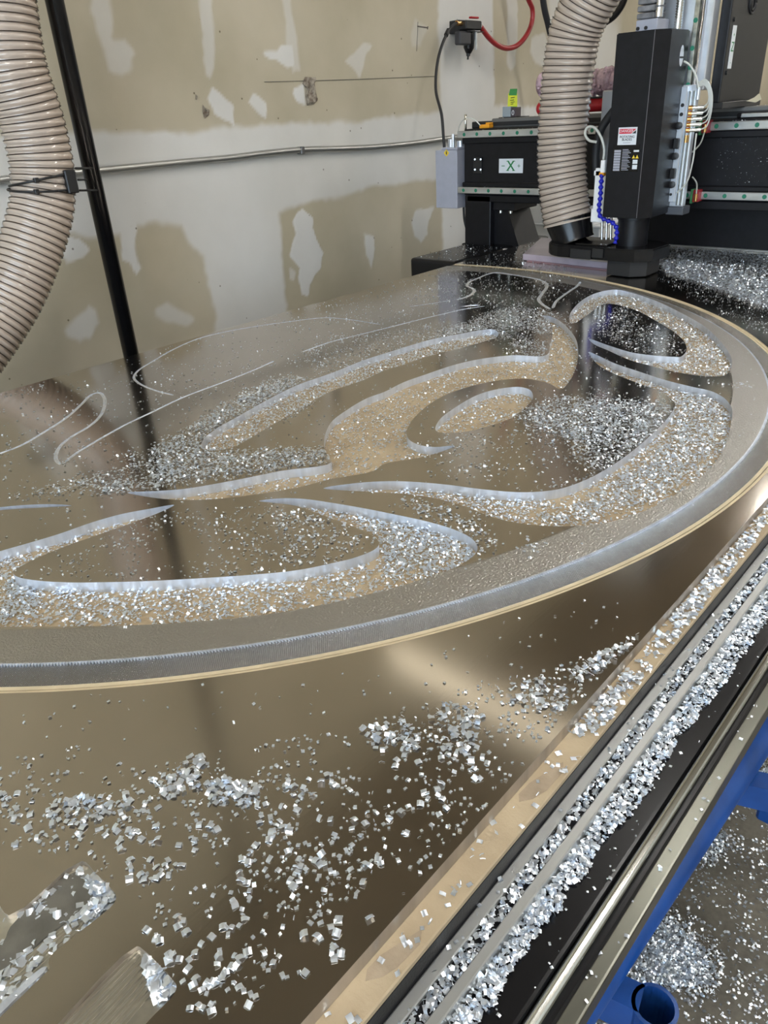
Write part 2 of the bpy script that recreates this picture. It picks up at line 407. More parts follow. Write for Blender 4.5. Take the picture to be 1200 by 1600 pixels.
pencil = mat('pencil', (.12, .11, .10), .8)
sweep('pencil_line', [PX(p, WX + .0025) for p in ((413, 128), (470, 126.5), (560, 124), (680, 119))], .0011, pencil, wall, 5)
sweep('wall_scratch', [PX(p, WX + .0025) for p in ((653, 34), (652, 60), (651, 80))], .0012, pencil, wall, 5)

# --- shop lights: rows of long tube fixtures under the ceiling, running towards the long wall
lamp_m = emit('lamp_diffuser', LAMP_COL, LAMP)
lamp_dim = emit('lamp_diffuser_aged', (1.0, .93, .75), LAMP * .06)
housing = mat('lamp_housing', (.7, .7, .7), .5)
li = 0
WORDS = ('second row behind the camera', 'row behind the camera', 'row over the gantry', 'row at the far end')
for y, xs_ in ((-4.0, (-.9, 1.6)), (-1.2, (-.9, 1.6)), (3.5, (-.9, 1.6)), (8.2, (-1.9, .6, 3.1))):
    for x0 in xs_:
        nm = 'nearest the patched wall' if x0 == xs_[0] else ('farthest from the patched wall' if x0 == xs_[-1] else 'in the middle of its row')
        t = thing('tube_light', (x0 + 1, y, 3.52), 'long white ceiling tube light, %s, %s' % (WORDS[li], nm), 'lamp', 'tube lights on the ceiling')
        box('housing', (x0, y - .08, 3.53), (x0 + 2.1, y + .08, 3.60), housing, t, .004)
        box('diffuser', (x0 + .02, y - .045, 3.50), (x0 + 2.08, y + .045, 3.532), lamp_m, t, .01, 2)
    li += 1
t = thing('hanging_tube_light', (-1.9, 2.95, 2.62), 'slim warm tube light hung on wires in front of the patched wall', 'lamp')
box('housing', (-2.78, 2.91, 2.63), (-1.0, 2.99, 2.67), housing, t, .004)
box('diffuser', (-2.77, 2.925, 2.60), (-1.01, 2.975, 2.632), lamp_dim, t, .008, 2)
for x in (-2.6, -1.2): sweep('hanging_wire', [(x, 2.95, 2.665), (x, 2.95, 3.60)], .002, housing, t, 6)
# daylight: a wide frosted window in the wall behind the camera
win = thing('window_1', (1.0, ROOM['y0'] + .02, -.2), 'wide frosted daylight window in the wall behind the camera', 'window')
win['kind'] = 'structure'
pane_m = emit('daylit_frosted_pane', (.64, .82, 1.0), DAY)
for k in range(4):
    box('pane', (-1.6 + k * 1.35, ROOM['y0'], -.1), (-.30 + k * 1.35, ROOM['y0'] + .02, 2.6), pane_m, win, 0)
for k in range(5): box('mullion', (-1.65 + k * 1.35, ROOM['y0'], -.15), (-1.60 + k * 1.35, ROOM['y0'] + .06, 2.65), housing, win, .003)
for z in (-.15, 2.6): box('window_frame', (-1.65, ROOM['y0'], z), (3.80, ROOM['y0'] + .06, z + .05), housing, win, .003)

# ================================================================== THE ROUTER BED
XL, XR, Y0, Y1 = -2.14, -.2925, -.45, 3.66          # the plate
TH = .019
bed = thing('router_bed', (-1.2, 1.6, -T), 'black steel bed of the router with slotted aluminium edge rails', 'machine')
box('bed_frame', (-2.16, Y0, -.30), (-.262, 3.9, -.047), black_paint, bed, .004)
box('side_panel', (-.270, Y0, -.075), (-.2625, 3.9, -.0255), black_paint, bed, .001)
box('slot_rail', (-.2620, Y0, -.075), (-.2500, 3.7, -.050), alu, bed, .0012)
box('slot_rail', (-.2355, Y0, -.075), (-.2250, 3.7, -.050), alu, bed, .0012)
box('slot_floor', (-.2500, Y0, -.075), (-.2355, 3.7, -.056), black_paint, bed, 0)
box('ledge', (-.224, Y0, -.19), (-.179, 3.7, -.068), black_gloss, bed, .004, 2)
sweep('guide_rod', [(-.1715, Y0, -.074), (-.1715, 3.7, -.074)], .0062, steel_bright, bed, 16)
box('guide_backing', (-.182, Y0, -.12), (-.158, 3.7, -.080), black_gloss, bed, .002)
box('edge_bar', (-.1600, Y0, -.112), (-.1425, 3.7, -.084), mat('edge_bar_steel', (.20, .20, .17), .3, .9, var=.15, vscale=18, stretch=(1, .05, 1)), bed, .0025, 2)
box('side_apron', (-.262, Y0, -.30), (-.235, 3.7, -.115), black_paint, bed, .004)
for yy in (-.2, 1.7, 3.4):
    for xx in (-2.05, -.42): box('bed_leg', (xx - .05, yy - .05, -T), (xx + .05, yy + .05, -.29), black_paint, bed, .004)
box('rear_crossmember', (-1.62, 3.665, -.047), (.10, 3.85, .27), black_paint, bed, .006)
box('rear_trim_strip', (-1.60, 3.655, 0.0), (.10, 3.668, .008), steel_x, bed, .001)

board = props(box('spoilboard', (-2.15, Y0, -.0455), (-.263, Y1 + .02, -TH - .0002), mdf, None, .0015), 'tan fibreboard under the metal plate, showing along its edge', 'board')
worn = mat('worn_board', (.38, .30, .21), .85, col2=(.29, .225, .155), vscale=40, bump=.4, bscale=180)
rb = random.Random(4)
for k in range(9):   # shallow scuffed cuts left in the board's rim by earlier jobs
    y = .28 + k * .21 + rb.uniform(-.05, .05); L = rb.uniform(.04, .10)
    P = [(-.289, y), (-.283, y - .008), (-.274, y + .004), (-.270, y + L * .4), (-.269, y + L), (-.276, y + L + .012), (-.284, y + L * .7), (-.288, y + L * .35)]
    prism('worn_cut', [(p[0] + rb.uniform(-.001, .001), p[1]) for p in P], -TH - .0003, -TH + .0003, worn, board)

# ================================================================== THE PLATE
CX, CY = -1.84375622, 1.37631708                    # centre of the round sign
R_STEP, R_EDGE, R_CUT, R_BAND = 1.459, 1.503, 1.518, 1.382
def plate_mat(name, base, rough, knurl=0., band=False):
    m = bpy.data.materials.new(name); m.use_nodes = True; nt = m.node_tree; b = nt.nodes['Principled BSDF']
    b.inputs['Metallic'].default_value = 1.
    tc = nt.nodes.new('ShaderNodeTexCoord'); src = tc.outputs['Object']
    L = nt.links.new
    # rolled-sheet grain along the length plus cloudy handling marks
    mp = nt.nodes.new('ShaderNodeMapping'); mp.inputs['Scale'].default_value = (60, 2.5, 1); L(src, mp.inputs['Vector'])
    g = nt.nodes.new('ShaderNodeTexNoise'); g.inputs['Scale'].default_value = 4; g.inputs['Detail'].default_value = 5; L(mp.outputs[0], g.inputs['Vector'])
    c = nt.nodes.new('ShaderNodeTexNoise'); c.inputs['Scale'].default_value = 5.5; c.inputs['Detail'].default_value = 6; L(src, c.inputs['Vector'])
    ra = nt.nodes.new('ShaderNodeMapRange'); ra.inputs['To Min'].default_value = rough * .8; ra.inputs['To Max'].default_value = rough * 1.25; L(c.outputs['Fac'], ra.inputs['Value'])
    cr = nt.nodes.new('ShaderNodeValToRGB'); cr.color_ramp.elements[0].position = .3; cr.color_ramp.elements[0].color = (*[v * .93 for v in base], 1); cr.color_ramp.elements[1].position = .7; cr.color_ramp.elements[1].color = (*base, 1)
    L(c.outputs['Fac'], cr.inputs['Fac'])
    bmp = nt.nodes.new('ShaderNodeBump'); bmp.inputs['Strength'].default_value = .02; bmp.inputs['Distance'].default_value = .001; L(g.outputs['Fac'], bmp.inputs['Height'])
    colour, ro, nrm = cr.outputs['Color'], ra.outputs[0], bmp.outputs['Normal']
    if band:      # fine orbital tool marks on the outer band of the sign
        vm = nt.nodes.new('ShaderNodeVectorMath'); vm.operation = 'DISTANCE'; vm.inputs[1].default_value = (CX, CY, 0); L(src, vm.inputs[0])
        st = nt.nodes.new('ShaderNodeMapRange'); st.inputs['From Min'].default_value = R_BAND - .004; st.inputs['From Max'].default_value = R_BAND + .004; L(vm.outputs['Value'], st.inputs['Value'])
        fn = nt.nodes.new('ShaderNodeTexNoise'); fn.inputs['Scale'].default_value = 260; fn.inputs['Detail'].default_value = 2; L(src, fn.inputs['Vector'])
        b2 = nt.nodes.new('ShaderNodeBump'); b2.inputs['Strength'].default_value = .8; b2.inputs['Distance'].default_value = .003; L(fn.outputs['Fac'], b2.inputs['Height'])
        mn = nt.nodes.new('ShaderNodeMix'); mn.data_type = 'VECTOR'; L(st.outputs[0], mn.inputs[0]); L(nrm, mn.inputs[4]); L(b2.outputs['Normal'], mn.inputs[5]); nrm = mn.outputs[1]
        mr = nt.nodes.new('ShaderNodeMix'); mr.data_type = 'FLOAT'; L(st.outputs[0], mr.inputs[0]); L(ro, mr.inputs[2]); mr.inputs[3].default_value = .36; ro = mr.outputs[0]
        mc = nt.nodes.new('ShaderNodeMix'); mc.data_type = 'RGBA'; L(st.outputs[0], mc.inputs[0]); L(colour, mc.inputs[6]); mc.inputs[7].default_value = (.56, .54, .51, 1); colour = mc.outputs[2]
    if knurl:     # crossed scallops of the ball cutter
        hs = []
        for d in ((1, 1, 0), (1, -1, 0)):
            m2 = nt.nodes.new('ShaderNodeVectorMath'); m2.operation = 'DOT_PRODUCT'; m2.inputs[1].default_value = tuple(v * knurl for v in d); L(src, m2.inputs[0])
            s = nt.nodes.new('ShaderNodeMath'); s.operation = 'SINE'; L(m2.outputs['Value'], s.inputs[0]); hs.append(s)
        ad = nt.nodes.new('ShaderNodeMath'); ad.operation = 'ADD'; L(hs[0].outputs[0], ad.inputs[0]); L(hs[1].outputs[0], ad.inputs[1])
        b2 = nt.nodes.new('ShaderNodeBump'); b2.inputs['Strength'].default_value = .6; b2.inputs['Distance'].default_value = .0005; L(ad.outputs[0], b2.inputs['Height']); nrm = b2.outputs['Normal']
    L(colour, b.inputs['Base Color']); L(ro, b.inputs['Roughness']); L(nrm, b.inputs['Normal'])
    return m
PLATE = (.56, .505, .44)
sheet_m = plate_mat('rolled_aluminium_sheet', PLATE, .14)
disc_m = plate_mat('sign_face_aluminium', PLATE, .12, band=True)
knurl_m = plate_mat('scalloped_aluminium', (.41, .40, .38), .24, knurl=1700.)
wall_m = mat('milled_wall_aluminium', (.72, .77, .86), .3, .7, var=.12, vscale=60, bump=.25, bscale=160, stretch=(1, 1, .05))
tan_m = mat('tan_groove_reflection', (.66, .56, .38), .5, .2, var=.08, vscale=20)  # warm reflection in the bare groove metal, painted as a tan colour

# outlines traced on the photograph and laid back on the plate's own plane
A5 = (600, 380, 2.); A6 = (0, 480, 1.9355); A8 = (900, 440, 4.); A7 = (640, 380, 5.4545); AN = (0, 1300, 3.75)
def tr(pts, fr): return [(fr[0] + p[0] / fr[2], fr[1] + p[1] / fr[2]) for p in pts]
def lay(pts, z=0.): return np.array([PZ(p, z)[:2] for p in pts])
pA = tr([(80, 358), (200, 398), (350, 443), (500, 463), (620, 470), (655, 469), (690, 432), (680, 380), (620, 320), (500, 245), (400, 190), (300, 155), (205, 138), (150, 150), (100, 187), (50, 222), (0, 255)], A8) + \
     tr([(583, 250), (580, 225), (600, 195)], A5) + tr([(50, 108), (130, 70), (250, 50), (350, 70), (500, 120), (680, 208), (800, 278), (900, 370), (958, 450), (975, 500), (968, 545), (940, 580), (880, 592), (750, 585), (600, 560), (480, 530), (330, 488), (200, 430), (110, 390)], A8)
pB = tr([(640, 340), (660, 347), (720, 375), (800, 402), (880, 428), (960, 448), (1030, 465), (1070, 490), (1088, 520), (1085, 560), (1070, 620), (1040, 680), (990, 730), (920, 780), (850, 820), (780, 850), (700, 872), (620, 882), (520, 884), (430, 876), (340, 856), (250, 822), (150, 795), (60, 783), (-60, 776), (-190, 766), (-90, 750), (0, 744), (80, 745), (200, 755), (300, 768), (420, 778), (500, 775), (560, 765), (640, 735), (720, 690), (800, 630), (860, 575), (895, 535), (910, 505), (900, 490), (870, 466), (800, 440), (720, 408), (680, 388), (655, 366)], A5)
pC = tr([(510, 348), (520, 315), (527, 275), (518, 245), (495, 226), (530, 232), (570, 260), (600, 300), (607, 340), (600, 390), (580, 430), (553, 457), (520, 440), (470, 427), (420, 423), (350, 430), (260, 450), (180, 480), (120, 520), (80, 565), (70, 595), (80, 615), (110, 630), (160, 637), (220, 633), (190, 648), (100, 672), (0, 690)], A5) + \
     tr([(1130, 495), (1000, 520), (900, 545), (780, 565), (650, 580), (550, 583), (470, 577), (385, 561), (470, 556), (560, 549), (700, 525), (850, 495), (1003, 468), (985, 440), (980, 400), (1000, 350), (1050, 310), (1110, 275)], A6) + \
     tr([(0, 465), (60, 435), (130, 410), (220, 380), (300, 362), (400, 350)], A5)
pD = tr([(358, 282), (345, 270), (300, 272), (230, 285), (150, 300), (80, 320), (0, 345)], A5) + tr([(1100, 160), (1000, 200), (900, 235), (800, 285), (720, 330), (650, 370), (615, 400), (608, 425), (640, 432), (700, 425), (800, 370), (900, 310), (1000, 255), (1100, 220)], A6) + tr([(0, 398), (60, 380), (150, 350), (250, 325), (320, 305), (352, 294)], A5)
pE = tr([(160, 580), (175, 550), (220, 515), (290, 475), (360, 455), (430, 450), (460, 462), (465, 485), (445, 510), (400, 545), (330, 570), (260, 588), (200, 592), (168, 590)], A5)
pF = tr([(527, 598), (450, 610), (370, 625), (280, 650), (180, 685), (80, 715), (0, 738), (-120, 780), (-230, 840), (-230, 950), (-100, 965), (0, 966), (200, 965), (400, 962), (600, 950), (800, 930), (1000, 895), (1200, 846), (1330, 805), (1400, 775), (1438, 745), (1444, 725), (1430, 702), (1380, 675), (1300, 650), (1200, 628), (1100, 608), (1000, 591), (920, 580), (850, 578), (783, 586), (830, 592), (900, 602), (1000, 638), (1080, 668), (1125, 690), (1146, 711), (1140, 727), (1080, 755), (1000, 775), (900, 795), (750, 810), (600, 820), (450, 828), (300, 832), (200, 832), (100, 825), (48, 813), (38, 800), (60, 785), (120, 755), (200, 722), (300, 687), (400, 652), (480, 622)], A6)
pG = tr([(217, 600), (160, 596), (80, 598), (0, 605), (-120, 618), (-60, 622), (20, 612), (110, 607)], A6)
POCK = {}
for k, p in dict(A=pA, B=pB, C=pC, D=pD, E=pE, F=pF, G=pG).items():
    POCK[k] = lay(catmull(p, 5, True))
# single-line engraving: narrow grooves
def ribbon(pts, w):
    P, _ = resample(catmull(lay(pts), 6), .012)
    P = P[np.hypot(P[:, 0] - CX, P[:, 1] - CY) < 1.44]
    t = np.gradient(P, axis=0); t /= np.linalg.norm(t, axis=1)[:, None]; n = np.stack([-t[:, 1], t[:, 0]], 1)
    ww = np.full(len(P), w / 2)[:, None]; ww[0] *= .5; ww[-1] *= .5
    return np.vstack([P + n * ww, (P - n * ww)[::-1]])
grooves_px = [
 (tr([(-60, 462), (0, 442), (60, 420), (130, 380), (200, 335), (250, 290), (278, 264), (298, 258), (314, 272), (316, 300), (300, 333), (270, 360), (220, 390), (187, 415), (171, 440), (170, 462), (182, 476)], A6), .009),
 (tr([(198, 468), (230, 442), (300, 400), (380, 355), (450, 322), (560, 270), (680, 225), (780, 185), (828, 163)], A6), .008),
 (tr([(525, 266), (470, 252), (420, 230), (405, 212), (420, 190), (460, 165), (520, 130), (600, 95), (680, 75), (780, 57), (880, 43), (980, 32), (1060, 38), (1150, 52)], A6), .0075),
 (tr([(915, 135), (1000, 105), (1100, 80), (1200, 55)], A6) + tr([(0, 680), (150, 635), (300, 600), (450, 565), (640, 536)], A7)[1:], .008),
 (tr([(0, 540), (150, 520), (330, 490)], A7), .007),
 (tr([(400, 482), (480, 460), (535, 430), (550, 400), (525, 380), (492, 367), (510, 330), (580, 300), (680, 260), (740, 250), (850, 265), (1000, 290), (1100, 310), (1160, 340), (1170, 370), (1130, 430), (1100, 480), (1130, 520), (1195, 562)], A7), .013),
 (tr([(527, 203), (540, 180), (580, 150), (606, 132), (612, 119), (600, 108), (575, 100)], A5), .011),
]
GRO = [ribbon(p, w_) for p, w_ in grooves_px]
sliver = tr([(420, 541), (520, 526), (590, 524), (600, 529), (560, 533), (480, 541)], A7)

def arc(r, n, xlim=XL):
    """points of the sign's circle right of the plate's left edge, far end first"""
    a = math.acos(max(-1, (xlim - CX) / r)); th = np.linspace(a, -a, n)
    return np.stack([CX + r * np.cos(th), CY + r * np.sin(th)], 1)
plate = thing('aluminium_plate', (-1.2, 1.6, -TH), 'large brushed aluminium plate being carved into a round emblem', 'metal plate')
near1 = lay(catmull(tr([(480, 170), (560, 240), (655, 335), (680, 375), (668, 418), (500, 560), (300, 722), (285, 765), (290, 800), (262, 830), (0, 1085), (-250, 1330), (-320, 1150), (-320, 700), (-40, 395), (52, 488)], AN), 4, True))
near2 = lay(catmull(tr([(800, 670), (840, 690), (1010, 862), (1034, 900), (1022, 945), (858, 1120), (690, 1340), (160, 1340), (340, 1125)], AN), 4, True))
outer = np.vstack([[(XL, Y0), (XR, Y0), (XR, Y1), (XL, Y1)], arc(R_CUT, 420)])
filled('outer_sheet', [outer, near1, near2], -TH, 0., [sheet_m, mat('sawn_plate_edge', (.42, .37, .31), .4, .8, var=.2, vscale=30, stretch=(1, 1, .1))], plate)
face = arc(R_STEP, 420)
filled('emblem_face', [face] + list(POCK.values()) + GRO + [lay(sliver)], -TH, 0., [disc_m, wall_m], plate)
def ring(name, r0, z0, r1, z1, m, n=700, under=-.012):
    a, c = arc(r0, n), arc(r1, n); V = []; Fc = []
    for i in range(n): V += [(a[i][0], a[i][1], z0), (c[i][0], c[i][1], z1), (a[i][0], a[i][1], under), (c[i][0], c[i][1], under)]
    for i in range(n - 1):
        k, j = 4 * i, 4 * i + 4
        Fc += [(k, j, j + 1, k + 1), (k + 1, j + 1, j + 3, k + 3), (k + 2, k + 3, j + 3, j + 2), (k, k + 2, j + 2, j)]
    Fc += [(0, 1, 3, 2), (4 * n - 4, 4 * n - 2, 4 * n - 1, 4 * n - 3)]
    return pydata(name, V, Fc, m, plate)
ring('scalloped_bevel', R_STEP + .0003, -.0022, R_EDGE, -.0026, knurl_m)
ring('cut_groove_floor', R_EDGE, -.0026, R_EDGE + .0065, -.0026, tan_m)
ring('cut_groove_floor', R_EDGE + .0085, -.0026, R_CUT - .0002, -.0026, tan_m)
ring('groove_wall_reflection', R_CUT - .0012, -.0026, R_CUT - .0003, -.0003, tan_m)  # added ring, coloured tan for the reflection in the sheet's cut wall
ring('cut_groove_line', R_EDGE + .0065, -.0042, R_EDGE + .0085, -.0042, mat('dark_cut', (.16, .12, .08), .7))
a = arc(R_STEP, 1200); a2 = arc(R_STEP + .0055, 2400)[1::2]
V = []; Fc = []
for i in range(len(a) - 1):
    k = len(V); e = a2[i]
    V += [(a[i][0], a[i][1], -.0001), (e[0], e[1], -.0004), (a[i + 1][0], a[i + 1][1], -.0001), (a[i][0], a[i][1], -.0022), (e[0], e[1], -.0022), (a[i + 1][0], a[i + 1][1], -.0022)]
    Fc += [(k, k + 2, k + 1), (k, k + 1, k + 4, k + 3), (k + 1, k + 2, k + 5, k + 4)]
props(pydata('serrated_edge', V, Fc, wall_m, plate), kind='stuff')
# machined floors of the engraved grooves and of the two bar-shaped pockets in the near corner
groove_floor = mat('groove_floor_aluminium', (.85, .86, .86), .42, .8, var=.2, vscale=220, bump=.6, bscale=300)
for g in GRO + [lay(sliver)]: filled('engraved_groove', [g], -.0075, -.0022, groove_floor, plate)
bar_floor = mat('milled_floor_aluminium', (.72, .70, .64), .3, 1., var=.15, vscale=40)
dark_floor = mat('dull_milled_aluminium', (.30, .295, .28), .38, .9, var=.2, vscale=30)
filled('pocket_floor', [near1], -.012, -.0065, bar_floor, plate)
filled('pocket_floor', [near2], -.012, -.0065, bar_floor, plate)
filled('pocket_step', [lay(catmull(tr([(440, 232), (520, 330), (545, 380), (330, 565), (160, 700), (0, 815), (-200, 960), (-200, 760), (20, 640), (60, 555)], AN), 3, True), -.004)], -.0066, -.0042, dark_floor, plate)
filled('pocket_wall_ramp', [lay(catmull(tr([(275, 790), (240, 800), (100, 920), (0, 1010), (-150, 1150), (-150, 1200), (0, 1070), (120, 950), (255, 825)], AN), 3, True), -.003)], -.0066, -.0025, wall_m, plate)
def bar_between(name, p, q, wd, z0, z1, m, parent):
    p = np.array(p); q = np.array(q); d = (q - p) / np.linalg.norm(q - p); n = np.array([-d[1], d[0]]) * wd / 2
    return prism(name, [p - n, q - n, q + n, p + n], z0, z1, m, parent)
ridge_m = mat('tool_ridge', (.62, .59, .52), .35, 1.)
a0, a1 = tr([(800, 705), (350, 1150)], AN); b0, b1 = tr([(955, 865), (620, 1250)], AN)
for k in range(9):
    t_ = k / 8.
    p = PZ((a0[0] * (1 - t_) + b0[0] * t_, a0[1] * (1 - t_) + b0[1] * t_), -.0065)[:2]; q = PZ((a1[0] * (1 - t_) + b1[0] * t_, a1[1] * (1 - t_) + b1[1] * t_), -.0065)[:2]
    bar_between('tool_ridge', p, q, .0022, -.0066, -.0052, ridge_m, plate)
a0, a1 = tr([(560, 420), (0, 850)], AN); b0, b1 = tr([(630, 430), (120, 880)], AN)
for k in range(5):
    t_ = k / 4.
    p = PZ((a0[0] * (1 - t_) + b0[0] * t_, a0[1] * (1 - t_) + b0[1] * t_), -.0065)[:2]; q = PZ((a1[0] * (1 - t_) + b1[0] * t_, a1[1] * (1 - t_) + b1[1] * t_), -.0065)[:2]
    bar_between('tool_ridge', p, q, .0018, -.0066, -.0054, ridge_m, plate)

# ================================================================== THE GANTRY
GY = 3.35
gan = thing('router_gantry', (-2.36, 3.5, -.02), 'black gantry beam with two pale guide rails and green plugs', 'machine')
box('beam', (-2.455, GY + .02, .235), (.10, 3.62, .535), black_paint, gan, .006, 2)
box('beam_lip', (-2.46, GY + .008, .470), (.10, GY + .03, .497), black_paint, gan, .004)
box('beam_lip', (-2.46, GY + .008, .274), (.10, GY + .03, .296), black_paint, gan, .004)
box('beam_shelf', (-2.43, GY + .012, .205), (.10, 3.6, .238), black_paint, gan, .003)
plug_me = None
for z0, z1 in ((.497, .528), (.244, .274)):
    rail = box('guide_rail', (-2.482, GY, z0), (.10, GY + .03, z1), steel_x, gan, .003, 2)
    x = -2.44 if z0 > .4 else -2.445
    while x < -.9:
        if plug_me is None:
            o = lathe('rail_plug', (x, GY + .002, (z0 + z1) / 2), (x, GY - .0012, (z0 + z1) / 2), [(0, .0085), (.7, .0085), (1, .0075)], green_dot, rail, 14)
            plug_me = o.data; px0 = (x, (z0 + z1) / 2)
        else:
            o = bpy.data.objects.new('rail_plug', plug_me); COL.objects.link(o); o.parent = rail
            o.location = (x - px0[0], 0, (z0 + z1) / 2 - px0[1])
        x += .0765
box('leg', (-2.445, GY + .012, -.02), (-2.285, 3.62, .236), black_paint, gan, .006, 2)
box('leg_flange', (-2.46, GY + .004, -.022), (-2.27, 3.63, .0), black_paint, gan, .004)
box('leg_bracket', (-2.285, GY + .03, .165), (-2.16, 3.60, .215), black_paint, gan, .004)
pydata('leg_gusset', [(-2.285, 3.40, -.02), (-2.13, 3.40, -.02), (-2.21, 3.40, .17), (-2.285, 3.40, .17), (-2.285, 3.60, -.02), (-2.13, 3.60, -.02), (-2.21, 3.60, .17), (-2.285, 3.60, .17)],
       [(0, 1, 2, 3), (7, 6, 5, 4), (0, 4, 5, 1), (1, 5, 6, 2), (2, 6, 7, 3), (3, 7, 4, 0)], black_paint, gan)
for p in [(-2.25, .158), (-2.19, .158)]: cyl('bracket_bolt', (p[0], GY + .05, p[1] + .01), (p[0], GY + .05, p[1] - .006), .009, steel_bright, gan, 10)
box('foot', (-2.44, 2.90, -.14), (-2.165, 3.75, .0), black_gloss, gan, .016, 3)
box('drive_bracket', PY((741, 245), GY + .02), PY((752, 271), GY + .012), black_plastic, gan, .002)
for p in [(742, 249), (751, 249), (742, 265), (751, 265)]: cyl('bracket_bolt', PY(p, GY + .012), PY(p, GY + .006), .004, steel_bright, gan, 8)
box('cable_tray', (-2.34, 3.44, .535), (.10, 3.58, .575), mat('tray_grey', (.16, .16, .155), .45, .3), gan, .004)
box('tray_slot', (-2.33, 3.435, .543), (.10, 3.441, .560), rubber_black, gan, .001)
box('limit_switch', (-2.445, 3.42, .535), (-2.365, 3.50, .565), black_plastic, gan, .004)
sweep('bleed_pin', [(-2.452, 3.38, .528), (-2.452, 3.38, .60)], .006, steel_bright, gan, 10)
tube('grease_line', [(-2.50, 3.38, .50), (-2.49, 3.38, .55), (-2.45, 3.38, .585), (-2.40, 3.38, .575), (-2.36, 3.39, .54)], .0028, clear_tube, gan, 8)
# the X axis plate
c0, c1 = PY((780, 248), GY + .019), PY((817, 270.5), GY + .019)
sg = box('axis_sign', c0, (c1[0], GY + .017, c1[2]), sticker_white, gan, .0008)
sc = (c0 + c1) / 2
lettering('X', .060, (sc[0], GY + .0165, sc[2] - .001), '-Y', ink_green, sg, bold=.0008)
for sx_, sz_ in ((-1, 1), (1, 1), (-1, -1), (1, -1)):   # serifs of the X
    box('lettering', (sc[0] + sx_ * .017 - .008, GY + .0163, sc[2] + sz_ * .0205 - .0012), (sc[0] + sx_ * .017 + .008, GY + .0168, sc[2] + sz_ * .0205 + .0012), ink_green, sg, 0)
box('lettering', (sc[0] - .052, GY + .0163, sc[2] - .0015), (sc[0] - .034, GY + .0168, sc[2] + .0015), ink_green, sg, 0)
box('lettering', (sc[0] + .038, GY + .0163, sc[2] - .0012), (sc[0] + .054, GY + .0168, sc[2] + .0012), ink_green, sg, 0)
box('lettering', (sc[0] + .0448, GY + .0163, sc[2] - .008), (sc[0] + .0472, GY + .0168, sc[2] + .008), ink_green, sg, 0)
# grease fittings where the carriage rides on the rails
for z in (.512, .259):
    box('rail_wiper', (-1.262, GY - .03, z - .022), (-1.238, GY + .02, z + .024), mat('wiper_red', (.35, .02, .03), .5), gan, .002)
    box('wiper_plate', (-1.272, GY - .032, z - .028), (-1.262, GY + .02, z + .026), mat('wiper_green', (.05, .22, .09), .5), gan, .001)
    cyl('grease_nipple', (-1.246, GY - .036, z + .010), (-1.246, GY - .036, z - .018), .007, brass, gan, 10)

res = thing('grease_reservoir', (-2.55, 3.43, .16), 'pale lilac grey metal box hung at the gantry end', 'reservoir')
box('tank', (-2.622, GY + .0, .170), (-2.484, 3.50, .444), grey_box_mat, res, .004, 2)
box('lid', (-2.592, GY + .01, .444), (-2.488, 3.48, .456), grey_box_mat, res, .003)
cyl('filler_cap', (-2.555, 3.40, .455), (-2.555, 3.40, .492), .018, alu_light, res)
cyl('filler_cap', (-2.512, 3.42, .455), (-2.512, 3.42, .482), .02, alu_light, res)
cyl('outlet', (-2.525, 3.375, .455), (-2.525, 3.375, .515), .009, alu_light, res)
c = PY((697.5, 239), GY - .001)
pydata('warning_diamond', [(c[0] - .017, GY - .0012, c[2]), (c[0], GY - .0012, c[2] - .017), (c[0] + .017, GY - .0012, c[2]), (c[0], GY - .0012, c[2] + .017)], [(0, 1, 2, 3)], yellow_ink, res)
pydata('lettering', [(c[0] - .003, GY - .0018, c[2] - .007), (c[0] + .003, GY - .0018, c[2] - .007), (c[0] + .003, GY - .0018, c[2] + .007), (c[0] - .003, GY - .0018, c[2] + .007)], [(0, 1, 2, 3)], ink_black, res)
tube('drain_hose', [(-2.495, 3.42, .172), (-2.488, 3.42, .10), (-2.462, 3.43, .02), (-2.452, 3.46, -.02)], .006, rubber_black, res)

# ================================================================== SPINDLE CARRIAGE
SX0, SX1, SXR, SY = -1.445, -1.305, -1.265, 2.90
car = thing('spindle_carriage', (-1.35, 3.1, .11), 'tall black spindle cover on a silver carriage plate', 'machine')
prof = [(SX0, SY), (SX1, SY), (SXR, SY + .045), (SXR, 3.10), (SX0, 3.10)]
prism('spindle_cover', prof, .222, .832, black_paint, car, .003)
box('cover_edge', (SX1 - .0012, SY - .0008, .224), (SX1 + .0006, SY + .001, .830), mat('worn_edge', (.22, .22, .25), .3, .6), car, 0)
lathe('spindle_nose', (-1.36, 3.0, .222), (-1.36, 3.0, .112), [(0, .064), (.12, .064), (.13, .060), (1, .060)], black_paint, car, 28)
# oval window in the cover's side
V = []; Fc = []
for k in range(20):
    a_k = 2 * math.pi * k / 20; V.append((SXR + .0006, 3.05 + .017 * math.cos(a_k), .752 + .033 * math.sin(a_k)))
pydata('side_window', V, [tuple(range(20))], alu_light, car)
box('side_window_screw', (SXR + .0004, 3.036, .744), (SXR + .002, 3.064, .750), black_plastic, car, 0)
